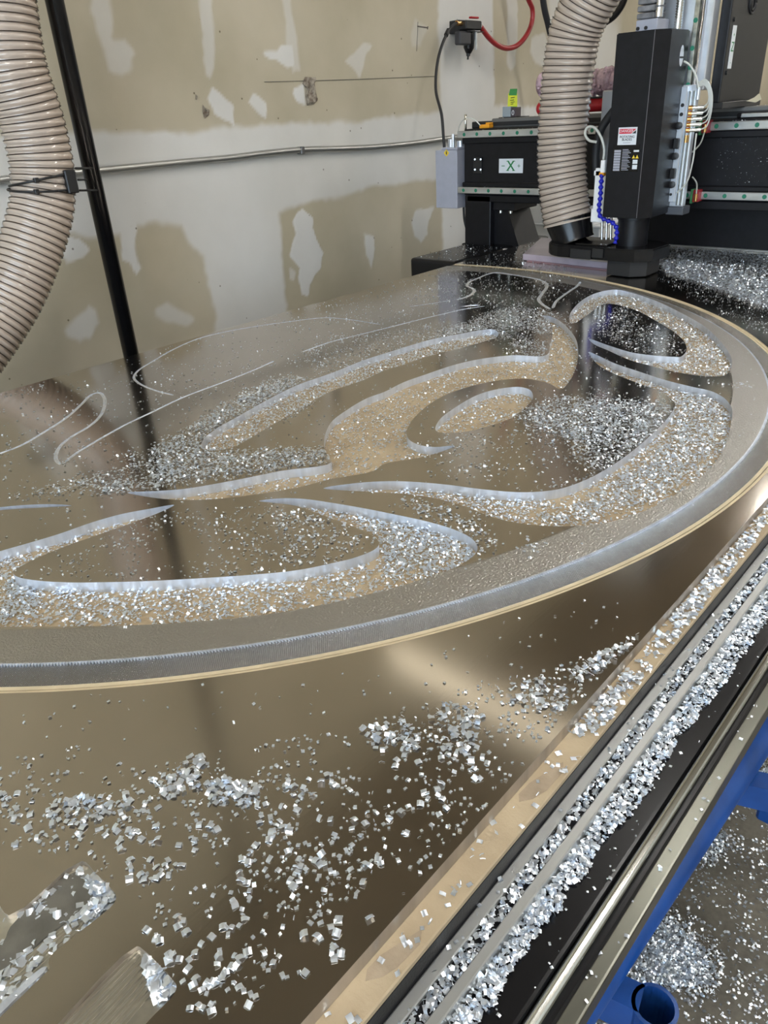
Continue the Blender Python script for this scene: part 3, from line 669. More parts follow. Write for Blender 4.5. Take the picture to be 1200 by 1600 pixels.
# danger label and specification plate
def on_front(x, y): q = PY((920 + x / 7.5, 180 + y / 7.5), SY - .0004); return q[0], q[2]
(x0, z1), (x1, z0) = on_front(352, 145), on_front(552, 346)
dl = box('danger_label', (x0, SY - .0010, z0), (x1, SY + .0002, z1), sticker_white, car, .0002)
W_, Hh = x1 - x0, z1 - z0; xm = (x0 + x1) / 2
pydata('label_band', [(x0 + .05 * W_, SY - .0014, z1 - .36 * Hh), (x1 - .30 * W_, SY - .0014, z1 - .36 * Hh), (x1 - .05 * W_, SY - .0014, z1 - .10 * Hh), (x0 + .05 * W_, SY - .0014, z1 - .08 * Hh)], [(0, 1, 2, 3)], ink_red, dl)
pydata('label_band', [(x1 - .26 * W_, SY - .0014, z1 - .36 * Hh), (x1 - .05 * W_, SY - .0014, z1 - .36 * Hh), (x1 - .05 * W_, SY - .0014, z1 - .17 * Hh)], [(0, 1, 2)], ink_black, dl)
lettering('DANGER', .0135, (xm - .06 * W_, SY - .0018, z1 - .215 * Hh), '-Y', sticker_white, dl)
lettering('ROTATING', .0115, (xm, SY - .0018, z1 - .54 * Hh), '-Y', ink_black, dl)
lettering('BLADES', .0115, (xm, SY - .0018, z1 - .70 * Hh), '-Y', ink_black, dl)
box('lettering', (xm - .2 * W_, SY - .0018, z0 + .11 * Hh), (xm + .2 * W_, SY - .0012, z0 + .14 * Hh), ink_grey, dl, 0)
(x0, z1), (x1, z0) = on_front(292, 352), on_front(572, 664)
sp_ = box('specification_plate', (x0, SY - .0008, z0), (x1, SY + .0002, z1), black_gloss, car, .0002)
W_, Hh = x1 - x0, z1 - z0
def cell(u0, v0, u1, v1, m): box('plate_print', (x0 + u0 * W_, SY - .0013, z1 - v1 * Hh), (x0 + u1 * W_, SY - .0006, z1 - v0 * Hh), m, sp_, 0)
for k in range(8): cell(.05, .18 + k * .10, .30, .265 + k * .10, ink_grey)
for k in range(14): cell(.36, .16 + k * .058, .36 + .32 * (0.7 + .3 * ((k * 7) % 3) / 2), .185 + k * .058, ink_grey)
cell(.78, .19, .98, .26, sticker_white)
for k in range(2):
    pydata('plate_print', [(x0 + (.74 + .13 * k) * W_, SY - .0014, z1 - .50 * Hh), (x0 + (.86 + .13 * k) * W_, SY - .0014, z1 - .50 * Hh), (x0 + (.80 + .13 * k) * W_, SY - .0014, z1 - .37 * Hh)], [(0, 1, 2)], yellow_ink, sp_)
cell(.78, .55, .96, .70, sticker_white); cell(.78, .74, .96, .90, sticker_white)
# silver carriage plate right of the cover with its bolts
box('carriage_plate', (SX0 + .01, 3.10, .245), (-1.212, 3.125, .66), alu_light, car, .002)
box('carriage_side_bar', (-1.266, 3.085, .262), (-1.243, 3.10, .655), alu_light, car, .002)
for z in (.595, .565): cyl('bolt_hole', (-1.254, 3.086, z), (-1.254, 3.083, z), .0065, rubber_black, car, 12)
for z in (.528, .425, .325): lathe('cap_bolt', (-1.257, 3.085, z), (-1.257, 3.070, z), [(0, .0125), (.9, .0125), (1, .010)], black_plastic, car, 14)
for z in (.468, .365): box('bolt_bracket', (-1.266, 3.066, z - .018), (-1.247, 3.086, z + .018), black_plastic, car, .003)
cyl('bolt_hole', (-1.258, 3.0845, .290), (-1.258, 3.082, .290), .005, rubber_black, car, 10)
for x in (-1.236, -1.221): box('slide_strip', (x - .004, 3.095, .25), (x + .004, 3.10, .64), steel_bright, car, .001)
box('lower_guard', (-1.275, 3.09, .215), (-1.205, 3.16, .245), mat('guard_grey', (.10, .11, .13), .4, .4), car, .003)
box('saddle', (-1.60, 3.125, .245), (-1.30, GY - .03, .66), mat('saddle_silver', (.5, .51, .52), .35, .8), car, .004)
# Z column above the saddle
box('column_back', (-1.46, 3.14, .64), (-1.206, 3.198, 1.5), alu_light, car, .004)
box('column_rail', (-1.265, 3.118, .62), (-1.248, 3.142, 1.5), mat('column_rail_steel', (.55, .55, .48), .3, .8, var=.3, vscale=40), car, .002)
sweep('column_rod', [(-1.238, 3.128, .60), (-1.238, 3.128, 1.5)], .008, chrome, car, 14)
for z in (.66, .715, .775, .86): cyl('rail_plug', (-1.2565, 3.119, z), (-1.2565, 3.1165, z), .008, green_dot, car, 12)
P = np.array([(-1.312, 3.10, .80 + k * .004) for k in range(140)])
sweep('ball_screw', P, .0125 + .0022 * np.where(np.arange(140) % 2, 1, -1), steel_bright, car, 14)
box('motor_adapter', (-1.425, 3.0, .832), (-1.345, 3.10, .872), grey_box_mat, car, .003)
for p in (-1.415, -1.385): cyl('cap_bolt', (p, 3.0, .846), (p, 2.995, .846), .006, black_plastic, car, 10)
for k in range(6): box('bellows_fold', (-1.425, 3.0, .874 + k * .022), (-1.362, 3.10, .892 + k * .022), mat('bellows', (.20, .20, .21), .5, var=.3, vscale=40), car, .003)
for k in range(4): cyl('coolant_fitting', (-1.352, 3.02, .876 + k * .034), (-1.352, 3.02, .905 + k * .034), .014, chrome, car, 14)
# oil manifold: five brass fittings, clear lines
for k in range(5):
    z = .585 - k * .0185
    cyl('manifold_block', (-1.222, 3.095, z), (-1.185, 3.11, z), .0075, steel_bright, car, 10)
    cyl('brass_fitting', (-1.232, 3.088, z), (-1.220, 3.094, z), .0085, brass, car, 10)
    tube('oil_line', [(-1.186, 3.11, z), (-1.172 + .002 * k, 3.11, z + .012), (-1.170 + .003 * k, 3.108, .62), (-1.185, 3.10, .655 + .004 * k), (-1.215, 3.098, .650 + .003 * k)], .0028, clear_tube, car, 8, 6)
tube('oil_line', [(-1.262, 3.07, .735), (-1.24, 3.075, .72), (-1.215, 3.085, .68), (-1.205, 3.09, .645)], .0035, clear_tube, car, 8)
cyl('manifold_stem', (-1.205, 3.095, .61), (-1.205, 3.095, .65), .007, alu_light, car, 12)
cyl('manifold_stem', (-1.226, 3.085, .495), (-1.226, 3.085, .47), .006, brass, car, 10)
tube('oil_line', [(-1.195, 3.10, .50), (-1.192, 3.09, .40), (-1.205, 3.088, .33), (-1.238, 3.088, .295)], .0030, clear_tube, car, 8)
tube('oil_line', [(-1.246, GY - .036, .494), (-1.248, GY - .06, .455), (-1.268, GY - .08, .425)], .0030, clear_tube, car, 8)
tube('oil_line', [(-1.246, GY - .036, .268), (-1.247, GY - .045, .31), (-1.262, GY - .06, .335)], .0030, clear_tube, car, 8)
# Z drive cover with its axis plate
dcv = box('drive_cover', (-1.203, 3.20, .595), (-1.165, 3.64, 1.5), black_paint, car, .004, 2)
box('drive_cover_base', (-1.203, 3.20, .575), (-1.150, 3.62, .597), black_plastic, car, .002)
def on_side(x, y): q = PX((1080 + x / 7.27, y / 7.27), -1.1648); return q[1], q[2]
(ya, za), (yb, zb) = on_side(500, 288), on_side(425, 780)
sz = box('axis_sign', (-1.1655, ya - .018, zb), (-1.1638, ya + .018, za), sticker_white, dcv, .0004)
zc = (za + zb) / 2
lettering('Z', .044, (-1.1634, ya, zc), '+X', ink_green, sz)
lettering('+', .022, (-1.1634, ya, za - .03), '+X', ink_green, sz)
lettering('-', .022, (-1.1634, ya, zb + .02), '+X', ink_green, sz)
for q in ((490, 220), (398, 825)):
    y_, z_ = on_side(*q); cyl('cover_screw', (-1.166, y_, z_), (-1.160, y_, z_), .007, black_plastic, dcv, 10)
for r_ in (.022, .034):
    y_, z_ = on_side(700, 30)
    sweep('cable_gland', [(-1.163, y_ + r_ * math.cos(a_), z_ + r_ * math.sin(a_)) for a_ in np.linspace(0, 2 * math.pi, 25)], .004, rubber_black, dcv, 6)
# pneumatic slide and blue coolant line left of the cover
box('slide_cylinder', PY((934, 262), 2.99) , PY((944, 345), 2.97), white_plastic, car, .003)
box('slide_lug', PY((931, 266), 2.985), PY((938, 275), 2.97), white_plastic, car, .002)
box('slide_foot', PY((928, 325), 2.99), PY((941, 348), 2.965), white_plastic, car, .003)
for px_ in (941, 948, 955):
    a_, b_ = PY((px_, 338), 2.975), PY((px_ - 1, 374), 2.975); cyl('guide_pin', a_, b_, .0055, chrome, car, 12)
a_, b_ = PY((944, 250), 2.93), PY((941, 270), 2.93)
box('hose_valve', (a_[0] - .009, 2.92, b_[2]), (a_[0] + .009, 2.94, a_[2]), white_plastic, car, .002)
box('valve_collar', (b_[0] - .009, 2.919, b_[2] - .012), (b_[0] + .011, 2.941, b_[2] + .002), orange_plastic, car, .002)
path = catmull([PY(p, 2.925) for p in ((940.5, 272), (939, 290), (938, 308), (936, 325), (938, 338), (948, 344), (957, 348), (963, 356), (963, 370), (961, 380))], 10)
path, s_ = resample(path, .0035)
sweep('coolant_hose', path, .0075 + .0028 * np.sin(s_ / .021 * 2 * math.pi), blue_plastic, car, 12)
tube('air_line', [PY(p, 2.94) for p in ((943, 250), (944, 232), (938, 212), (928, 199), (918, 199), (914, 208), (920, 219), (932, 222))], .005, clear_tube, car, 10)
tube('spindle_cable', [PY(p, 3.06) for p in ((980, 150), (955, 178), (938, 205), (931, 240), (932, 275), (936, 300))], .016, rubber_black, car, 12)

# ================================================================== DUST SHOE
shoe = thing('dust_shoe', (-1.45, 3.0, .01), 'black dust collecting shoe under the spindle', 'dust shoe')
left = [(-1.60 + .115 * math.cos(a_), 3.0 + .12 * math.sin(a_)) for a_ in np.linspace(math.pi * .5, math.pi * 1.5, 14)]
prism('shoe_body', left + [(-1.29, 2.88), (-1.235, 2.925), (-1.225, 3.06), (-1.29, 3.12)], .064, .112, black_gloss, shoe, .005)
prism('brush_skirt', [(-1.415, 2.915), (-1.315, 2.905), (-1.262, 2.945), (-1.262, 3.06), (-1.32, 3.10), (-1.415, 3.10)], .004, .066, rubber_black, shoe, .003)
lathe('hose_port', (-1.615, 3.0, .108), (-1.648, 3.0, .195), [(0, .084), (.1, .082), (.85, .093), (1, .094)], black_gloss, shoe, 32)
box('port_rim', (-1.56, 2.905, .110), (-1.42, 2.99, .118), black_gloss, shoe, .003)
box('latch', PY((892, 388), 2.878), PY((922, 406), 2.872), black_plastic, shoe, .002)
box('latch', PY((926, 388), 2.878), PY((941, 404), 2.872), black_plastic, shoe, .002)
pink = mat('lilac_film', (.42, .36, .42), .3, 0, var=.1, vscale=15, coat=.3)
slab = thing('film_wrapped_slab', (-1.68, 3.2, 0), 'lilac film wrapped slab lying on the plate beside the dust shoe', 'slab')
prism('slab_core', [(-1.90, 3.06), (-1.465, 3.02), (-1.52, 3.46), (-2.07, 3.50)], .003, .030, pink, slab, .002)
prism('slab_base', [(-1.87, 3.045), (-1.44, 3.005), (-1.49, 3.44), (-2.05, 3.49)], .0003, .0045, mat('rose_film', (.34, .20, .22), .35), slab, .001)

# ================================================================== HOSES
hose_m = bpy.data.materials.new('clear_tan_hose'); hose_m.use_nodes = True
nt = hose_m.node_tree; b = nt.nodes['Principled BSDF']; b.inputs['Base Color'].default_value = (.63, .53, .45, 1); b.inputs['Roughness'].default_value = .16; b.inputs['Coat Weight'].default_value = 1.; b.inputs['Coat Roughness'].default_value = .06
tp = nt.nodes.new('ShaderNodeBsdfTransparent'); tp.inputs[0].default_value = (.80, .70, .60, 1); ms = nt.nodes.new('ShaderNodeMixShader'); ms.inputs[0].default_value = .22
nt.links.new(b.outputs[0], ms.inputs[1]); nt.links.new(tp.outputs[0], ms.inputs[2]); nt.links.new(ms.outputs[0], nt.nodes['Material Output'].inputs[0])
wire_m = mat('hose_wire', (.055, .042, .035), .35, .6)
def ducthose(name, pts, r, label, pitch=.024):
    t = thing(name, pts[-1], label, 'hose', 'clear corrugated dust hoses')
    P, s = resample(catmull(pts, 10), pitch / 6)
    ph = s / pitch * 2 * math.pi
    sweep('hose_wall', P, r * (1 + .030 * (np.cos(ph)) - .01), hose_m, t, 40, True, False)
    # helical wire
    n = int(s[-1] / pitch * 28); q = np.linspace(0, s[-1], n)
    C = np.stack([np.interp(q, s, P[:, k]) for k in range(3)], 1); Tn = np.gradient(C, axis=0); Tn /= np.linalg.norm(Tn, axis=1)[:, None]
    u, _ = frame_of(Tn[0]); W = []
    for i in range(n):
        u = u - u.dot(Tn[i]) * Tn[i]; u /= np.linalg.norm(u); v = np.cross(Tn[i], u); a_ = q[i] / pitch * 2 * math.pi
        off = Tn[i] * (np.round(q[i] / pitch) * pitch - q[i]) * 0
        W.append(C[i] + off + r * 1.008 * (math.cos(a_) * u + math.sin(a_) * v))
    sweep('hose_wire', W, .0015, wire_m, t, 5)
    return t
hx = -2.5
ducthose('dust_hose', [PX(p, hx) for p in ((-10, -200), (-6, -80), (2, 0), (20, 100), (50, 190), (66, 265), (66, 320), (44, 400), (16, 465), (-40, 550), (-110, 640))], .094, 'clear tan ribbed dust hose tied to the black pole', .022)
ducthose('dust_hose', [PY(p, 3.0) for p in ((1010, -130), (965, -70), (921, 0), (899, 50), (888, 110), (883, 160), (879, 210), (878, 260), (881, 305), (887, 348))], .099, 'clear tan ribbed dust hose plugged into the dust shoe', .0225)
# chips caught in the hose's lower end, clamp
PXP = -2.55; PYP = PX((205, 555), PXP)[1]
pole = thing('support_pole', (-2.55, 1.40, -T), 'slim black steel pole standing between plate and wall', 'pole')
sweep('pole_tube', [(PXP, PYP, -T), (PXP, PYP, ROOM['z1'])], .028, black_gloss, pole, 24)
lathe('pole_base', (PXP, PYP, -T), (PXP, PYP, -T + .012), [(0, .09), (1, .085)], black_paint, pole, 24)
br = thing('hose_bracket', (-2.5, 1.3, .45), 'small black bracket tying the left hose to the pole', 'bracket')
c0, c1 = PX((99, 266), -2.40), PX((124, 301), -2.40)
box('bracket_block', (-2.43, c0[1], c1[2]), (-2.395, c1[1], c0[2]), black_plastic, br, .003)
for p, q in (((118, 263), (146, 262.5)), ((125, 297.5), (153, 297)), ((122, 281), (135, 281))):
    sweep('bracket_rod', [PX(p, -2.415), PX(q, -2.53)], .0032, black_plastic, br, 8)
for (zt, tilt) in ((PX((66, 280), hx), .13), (PX((66, 295), hx), -.06)):
    W = []
    for a_ in np.linspace(0, 2 * math.pi, 41):
        dx, dy = .0995 * math.cos(a_), .0995 * math.sin(a_)
        W.append((zt[0] + dx, zt[1] + dy, zt[2] + tilt * (.75 * dx + .66 * dy)))
    tie = sweep('cable_tie', W, .0036, black_plastic, br, 6)
    k = np.array(W[36]); box('tie_head', k - .007, k + .007, black_plastic, br, .002)

# ================================================================== ON THE WALL
cx_ = WX + .022
cond = thing('flexible_conduit', PX((300, 252), cx_), 'thin silver armoured conduit sagging along the drywall', 'conduit')
P, s = resample(catmull([PX(p, cx_) for p in ((-90, 288), (0, 281), (50, 275.5), (130, 268.5), (230, 259), (300, 252), (360, 246.5), (410, 240), (470, 234), (520, 232.5), (580, 230), (640, 224.5), (700, 216), (790, 205), (900, 190))], 8), .004)
sweep('conduit_armour', P, .0115 + .0018 * np.where(np.arange(len(P)) % 2, 1, -1), mat('galvanised', (.55, .55, .53), .35, .8), cond, 9)
c = PX((471, 235), cx_); box('conduit_strap', c - [.02, .012, .016], c + [.013, .012, .016], mat('strap_steel', (.18, .18, .18), .4, .7), cond, .003)
reg = thing('air_regulator', PX((733, 60), WX + .05), 'black air filter regulator mounted on the drywall', 'regulator')
rx = WX + .085
def rb_(name, p, q, d0, d1, m, bev=.003): a_ = PX(p, rx); b_ = PX(q, rx); return box(name, (rx + d0, a_[1], a_[2]), (rx + d1, b_[1], b_[2]), m, reg, bev)
rb_('mount_plate', (722, 30), (744, 52), -.085, -.02, black_plastic)
rb_('regulator_body', (721, 32), (746, 48), -.02, .03, black_plastic, .005)
a_, b_ = PX((734, 48), rx), PX((732, 84), rx); lathe('filter_bowl', a_, b_, [(0, .028), (.15, .03), (.75, .028), (.95, .016), (1, .012)], black_gloss, reg, 20)
a2_, b2_ = PX((732, 82), rx), PX((731, 93), rx); lathe('drain_cock', a2_, b2_, [(0, .012), (.5, .010), (.55, .005), (1, .005)], black_plastic, reg, 12)
c = PX((737, 64), rx); box('sight_glass', (rx + .024, c[1] - .007, c[2] - .045), (rx + .032, c[1] + .007, c[2] + .045), mat('sight_glass', (.55, .58, .6), .15, .5), reg, .002)
rb_('pressure_switch', (712, 49), (730, 71), -.01, .028, mat('switch_grey', (.035, .035, .04), .5), .006)
rb_('valve_handle', (732, 26), (744, 30), .0, .02, red_paint, .003)
rb_('lower_ring', (722, 49), (748, 51.5), -.02, .035, black_plastic, .001)
a_, b_ = PX((713, 36), rx), PX((722, 37), rx); cyl('push_fitting', a_, b_, .011, brass, reg, 12)
a_, b_ = PX((745, 40), rx), PX((752, 42), rx); cyl('push_fitting', a_, b_, .012, chrome, reg, 12)
bh = thing('air_hose', PX((708, 38), rx), 'thin black air hose dropping from the regulator to the grease box', 'hose')
tube('hose_tube', [PX((713, 36), rx), PX((705, 43), rx), PX((694, 62), rx + .01), PX((684, 95), rx + .02), PX((681, 140), rx + .05), (-2.63, 3.42, .60), (-2.605, 3.40, .50), (-2.60, 3.40, .448)], .0075, rubber_black, bh, 10, 10)
a_, b_ = PX((701, 47), rx + .005), PX((697, 55), rx + .008); cyl('hose_collar', a_, b_, .012, black_plastic, bh, 12)
rh = thing('air_hose', PX((790, 75), rx), 'red rubber air hose looping right of the regulator', 'hose')
tube('hose_tube', [PX(p, rx + d) for p, d in (((751, 42), 0), ((764, 59), .01), ((778, 71), .02), ((792, 75.5), .03), ((808, 71), .04), ((822, 56), .05), ((831, 35), .05), ((832, 15), .05), ((826, 0), .05), ((812, -40), .05), ((800, -110), .05))], .0135, red_rubber, rh, 12, 10)
kc = thing('power_cable', PX((855, 40), -2.6), 'thick black cable hanging behind the right hose', 'cable')
tube('cable_sheath', [PX(p, -2.6) for p in ((838, -90), (846, -20), (851, 15), (857, 40), (862, 65), (866, 110), (872, 160))], .017, rubber_black, kc, 12)
c = PX((857, 34), -2.6); cyl('cable_tie', c + [0, -.002, .006], c + [0, .002, -.006], .0195, clear_tube, kc, 14)
tube('cable_sheath', [PY(p, 3.45) for p in ((985, -60), (975, 0), (962, 22), (950, 32), (935, 40))], .014, rubber_black, kc, 10)
nail = thing('nail', PX((658, 42), WX + .03), 'bent steel nail sticking out of the drywall', 'nail')
a_, b_ = PX((652, 41), WX), PX((668, 43.5), WX + .045); cyl('nail_shank', a_, b_, .003, mat('rusty_steel', (.12, .10, .09), .5, .6), nail, 8)
d_ = (b_ - a_) / np.linalg.norm(b_ - a_); cyl('nail_head', b_ - d_ * .001, b_ + d_ * .003, .007, MATS['rusty_steel'], nail, 10)

# ================================================================== ODDS AND ENDS ON AND BEHIND THE GANTRY
nb = thing('note_box', (-2.255, 3.50, .575), 'small grey box on the gantry with an upright yellow note', 'box')
c0, c1 = PY((790, 186), 3.50), PY((809, 167), 3.50)
box('base_board', (c0[0] - .015, 3.46, .5752), (c1[0] + .03, 3.56, .5782), black_plastic, nb, .001)
box('box_body', (c0[0], 3.47, .578), (c0[0] + .045, 3.53, c1[2] + .004), mat('box_grey', (.30, .35, .38), .4), nb, .002)
box('box_side', (c0[0] + .045, 3.475, .578), (c1[0] + .004, 3.525, c1[2]), mat('box_brown', (.08, .06, .07), .4), nb, .002)
lettering('0', .03, (c0[0] + .058, 3.474, (c1[2] + .578) / 2 - .004), '-Y', sticker_white, nb)
def strip(name, pts, y, m): 
    P = [PY(p, y) for p in pts]; v = [tuple(p) for p in P] + [(p[0], p[1] + .002, p[2]) for p in P]; n = len(P)
    return pydata(name, v, [tuple(range(n)), tuple(range(2 * n - 1, n - 1, -1))] + [(i, (i + 1) % n, n + (i + 1) % n, n + i) for i in range(n)], m, nb)
ny_ = mat('note_yellow', (.72, .75, .05), .6); gt_ = mat('green_tape', (.05, .28, .07), .5)
strip('note_paper', [(793, 169), (808, 169), (808, 146), (794, 146)], 3.495, ny_)
strip('green_tape', [(795, 149), (807, 149), (808, 138.5), (797, 139)], 3.493, gt_)
strip('green_tape', [(796, 171), (808, 171), (808, 166.5), (796, 166.5)], 3.493, gt_)
for k, (xa, xb, yy) in enumerate(((798, 804, 153), (797, 803, 157), (798, 804, 160), (798, 802, 163))):
    a_, b_ = PY((xa, yy), 3.4935), PY((xb, yy - 1), 3.4935); sweep('lettering', [a_, b_], .0014, ink_black, nb, 5)
oc = thing('orange_clip', (-2.33, 3.40, .535), 'small orange plastic clip on the gantry top', 'clip')
box('clip_body', (-2.375, 3.385, .5355), (-2.318, 3.425, .552), orange_plastic, oc, .003)
box('clip_jaw', (-2.340, 3.388, .552), (-2.316, 3.42, .560), orange_plastic, oc, .002)
rt = thing('red_tray', (-1.9, 3.53, .576), 'red rounded metal tray on the gantry behind the hose', 'tray')
lathe('tray_roll', (-2.13, 3.52, .606), (-1.62, 3.52, .612), [(0, .018), (.02, .028), (.98, .028), (1, .02)], red_paint, rt, 20)
box('tray_lip', (-2.0, 3.50, .634), (-1.62, 3.56, .642), black_plastic, rt, .002)
bw = thing('bubble_wrap_roll', (-1.9, 3.53, .643), 'pink translucent bubble wrap bundle lying on the red tray', 'packaging')
bub = mat('pink_bubble_film', (.52, .36, .42), .22, 0, var=.25, vscale=60, bump=1., bscale=70, coat=.6)
P = np.array([(-2.135 + k * .0125, 3.535 + .004 * math.sin(k * 1.3), .700 + .004 * math.sin(k * .7)) for k in range(42)])
sweep('wrap_bundle', P, np.array([.035] + [.052 + .005 * math.sin(k * 2.1) for k in range(40)] + [.03]), bub, bw, 18)
blob = []
bmw = bmesh.new()
for k in range(90):
    a_ = random.uniform(math.pi * .9, math.pi * 1.9); x_ = random.uniform(-2.12, -1.64)
    bmesh.ops.create_icosphere(bmw, subdivisions=1, radius=.009, matrix=Matrix.Translation((x_, 3.535 + .054 * math.sin(a_) , .700 + .054 * math.cos(a_))))
props(from_bm('bubble', bmw, bub, bw, True), kind='stuff')
for (xa, xb, za, zb, lb) in ((-2.66, -2.08, -.55, .0, 'lower white carton behind the gantry leg'), (-2.63, -2.12, .0, .15, 'upper white carton behind the gantry leg')):
    wb = thing('white_carton', ((xa + xb) / 2, 4.4, za), lb, 'carton', 'white cartons behind the gantry')
    box('carton_body', (xa, 4.15, za + .0005), (xb, 4.65, zb - .012), white_plastic, wb, .004)
    box('carton_lid', (xa - .008, 4.142, zb - .014), (xb + .008, 4.658, zb - .0005), mat('carton_lid', (.70, .71, .73), .45), wb, .004)
pb = thing('pallet_stand', (-2.35, 4.4, -T), 'low grey stand carrying the white cartons', 'stand')
box('stand_top', (-2.70, 4.10, -.58), (-2.04, 4.70, -.55), mat('stand_grey', (.2, .2, .2), .6), pb, .003)
for sx_ in (-2.68, -2.10):
    for sy_ in (4.12, 4.64): box('stand_leg', (sx_, sy_, -T), (sx_ + .04, sy_ + .04, -.58), MATS['stand_grey'], pb, .002)
fp = thing('folded_paper', (-1.13, 3.50, .54), 'cream folded paper scrap on the gantry under the drive cover', 'paper')
cream = mat('cream_paper', (.62, .60, .46), .7)
q0, q1, q2, q3, q4 = [PX(p, -1.12) for p in ((1167, 158), (1181, 160), (1190, 155), (1187, 146), (1180, 152))]
pydata('paper_sheet', [q0, q1, q2, q3, q4, q0 - [.003, 0, 0], q1 - [.003, 0, 0], q2 - [.003, 0, 0], q3 - [.003, 0, 0], q4 - [.003, 0, 0]], [(0, 1, 2, 4), (2, 3, 4), (5, 9, 7, 6), (7, 9, 8)], cream, fp)
box('gantry_top_plate', (-1.16, 3.40, .535), (.10, 3.62, .555), black_gloss, gan, .003)
box('gantry_top_bar', (-1.14, 3.385, .538), (.10, 3.40, .552), steel_x, gan, .002)

# ================================================================== BLUE FRAME BESIDE THE BED
bf = thing('blue_tube_frame', (-.19, .7, -T), 'blue painted steel tube frame standing beside the bed', 'frame')
sweep('long_tube', [(-.203, .37, -.262), (-.114, 2.6, -.262)], .034, blue_paint, bf, 24)
a_ = PZ((985, 1568), -.30); c_ = PZ((1021, 1583), -.30)
bar_between('cross_bar', (-.19, a_[1] - .005), (c_[0] - .015, c_[1] - .002), .034, -.335, -.285, blue_paint, bf)
n = 24; V = []; Fc = []
for z, r_ in ((-T, .026), (-.285, .026), (-.285, .0215), (-.45, .0215)):
    for k in range(n): V.append((c_[0] + r_ * math.cos(2 * math.pi * k / n), c_[1] + r_ * math.sin(2 * math.pi * k / n), z))
for i in range(3):
    for k in range(n): Fc.append((i * n + k, i * n + (k + 1) % n, (i + 1) * n + (k + 1) % n, (i + 1) * n + k))
Fc.append(tuple(3 * n + k for k in range(n)))
pydata('socket_tube', V, Fc, [blue_paint], bf, False)
a_ = PZ((1150, 1232), -.30); c_ = PZ((1230, 1240), -.30)
bar_between('cross_bar', (-.18, a_[1] + .01), (c_[0], c_[1]), .034, -.33, -.285, blue_paint, bf)
box('cross_bar_hook', (c_[0] - .03, c_[1] - .02, -.36), (c_[0] + .01, c_[1] + .012, -.30), blue_paint, bf, .004)
for yy, xx in ((.40, -.202), (2.5, -.118)): sweep('frame_leg', [(xx, yy, -T), (xx, yy, -.262)], .024, blue_paint, bf, 18)

# ================================================================== METAL CHIPS
def sample_poly(poly, n, clump=0., cs=14., seed=1, z=0., thr=None):
    P = np.asarray(poly)[:, :2]; lo, hi = P.min(0), P.max(0); out = []
    got = 0; r_ = np.random.default_rng(seed)
    for _ in range(60):
        q = lo + r_.random((n * 3, 2)) * (hi - lo)
        k = inside(P, q[:, 0], q[:, 1])
        if clump:
            v = .55 * value_noise(q[:, 0] + 10, q[:, 1] + 10, cs, seed + 50) + .45 * value_noise(q[:, 0] + 10, q[:, 1] + 10, cs * 2.7, seed + 51)
            k &= r_.random(len(q)) < np.clip((v - clump) * 5, 0.01, 1)
        q = q[k]; out.append(q); got += len(q)
        if got >= n: break
    q = np.vstack(out)[:n] if out else np.zeros((0, 2))
    return q
class Chips:
    def __init__(s): s.p = []; s.size = []; s.lie = []
    def add(s, xy, z, heap=.0, size=(.0035, .0075), lie=.5):
        n = len(xy)
        zz = (z if np.ndim(z) else np.full(n, z)) + rng.random(n) ** 1.5 * heap
        s.p.append(np.c_[xy, zz]); s.size.append(rng.uniform(size[0], size[1], n)); s.lie.append(np.full(n, lie)); return s
    def mesh(s, name):
        p = np.vstack(s.p); sz = np.concatenate(s.size); lie = np.concatenate(s.lie); n = len(p)
        yaw = rng.random(n) * 2 * math.pi; tilt = np.abs(rng.normal(0, 1, n)) * lie; tilt = np.clip(tilt, .05, 1.4); az = rng.random(n) * 2 * math.pi
        nz_ = np.stack([np.sin(tilt) * np.cos(az), np.sin(tilt) * np.sin(az), np.cos(tilt)], 1)
        e = np.stack([np.cos(yaw), np.sin(yaw), np.zeros(n)], 1); u = e - (e * nz_).sum(1)[:, None] * nz_; u /= np.linalg.norm(u, axis=1)[:, None]; v = np.cross(nz_, u)
        asp = np.where(rng.random(n) < .2, rng.uniform(.12, .25, n), rng.uniform(.6, 1.0, n)); bend = rng.uniform(.05, .45, n)
        a = sz[:, None] / 2; bb = (sz * asp)[:, None] / 2; h_ = (sz * bend)[:, None]
        lift = (np.abs(nz_[:, 2:3]) * 0 + np.sin(tilt)[:, None] * np.maximum(a, bb) * .8 + .0006)
        c = p + np.c_[np.zeros((n, 2)), lift]
        V = np.stack([c - u * a - v * bb, c - u * a + v * bb, c + nz_ * h_ * .5 - v * bb, c + nz_ * h_ * .5 + v * bb, c + u * a - v * bb, c + u * a + v * bb], 1).reshape(-1, 3)
        base = np.arange(n)[:, None] * 6
        Q = np.concatenate([base + [0, 2, 3, 1], base + [2, 4, 5, 3]], 1).reshape(-1, 4)
        me = bpy.data.meshes.new(name)
        me.vertices.add(len(V)); me.vertices.foreach_set('co', V.reshape(-1))
        me.loops.add(Q.size); me.loops.foreach_set('vertex_index', Q.reshape(-1).astype(np.int32))
        me.polygons.add(len(Q)); me.polygons.foreach_set('loop_start', np.arange(0, Q.size, 4, dtype=np.int32))
        me.update(calc_edges=True)
        return me
def not_in_pocket(q):
    k = np.ones(len(q), bool)
    for P in POCK.values(): k &= ~inside(P, q[:, 0], q[:, 1])
    return q[k]
def px(*pts): return lay(pts)

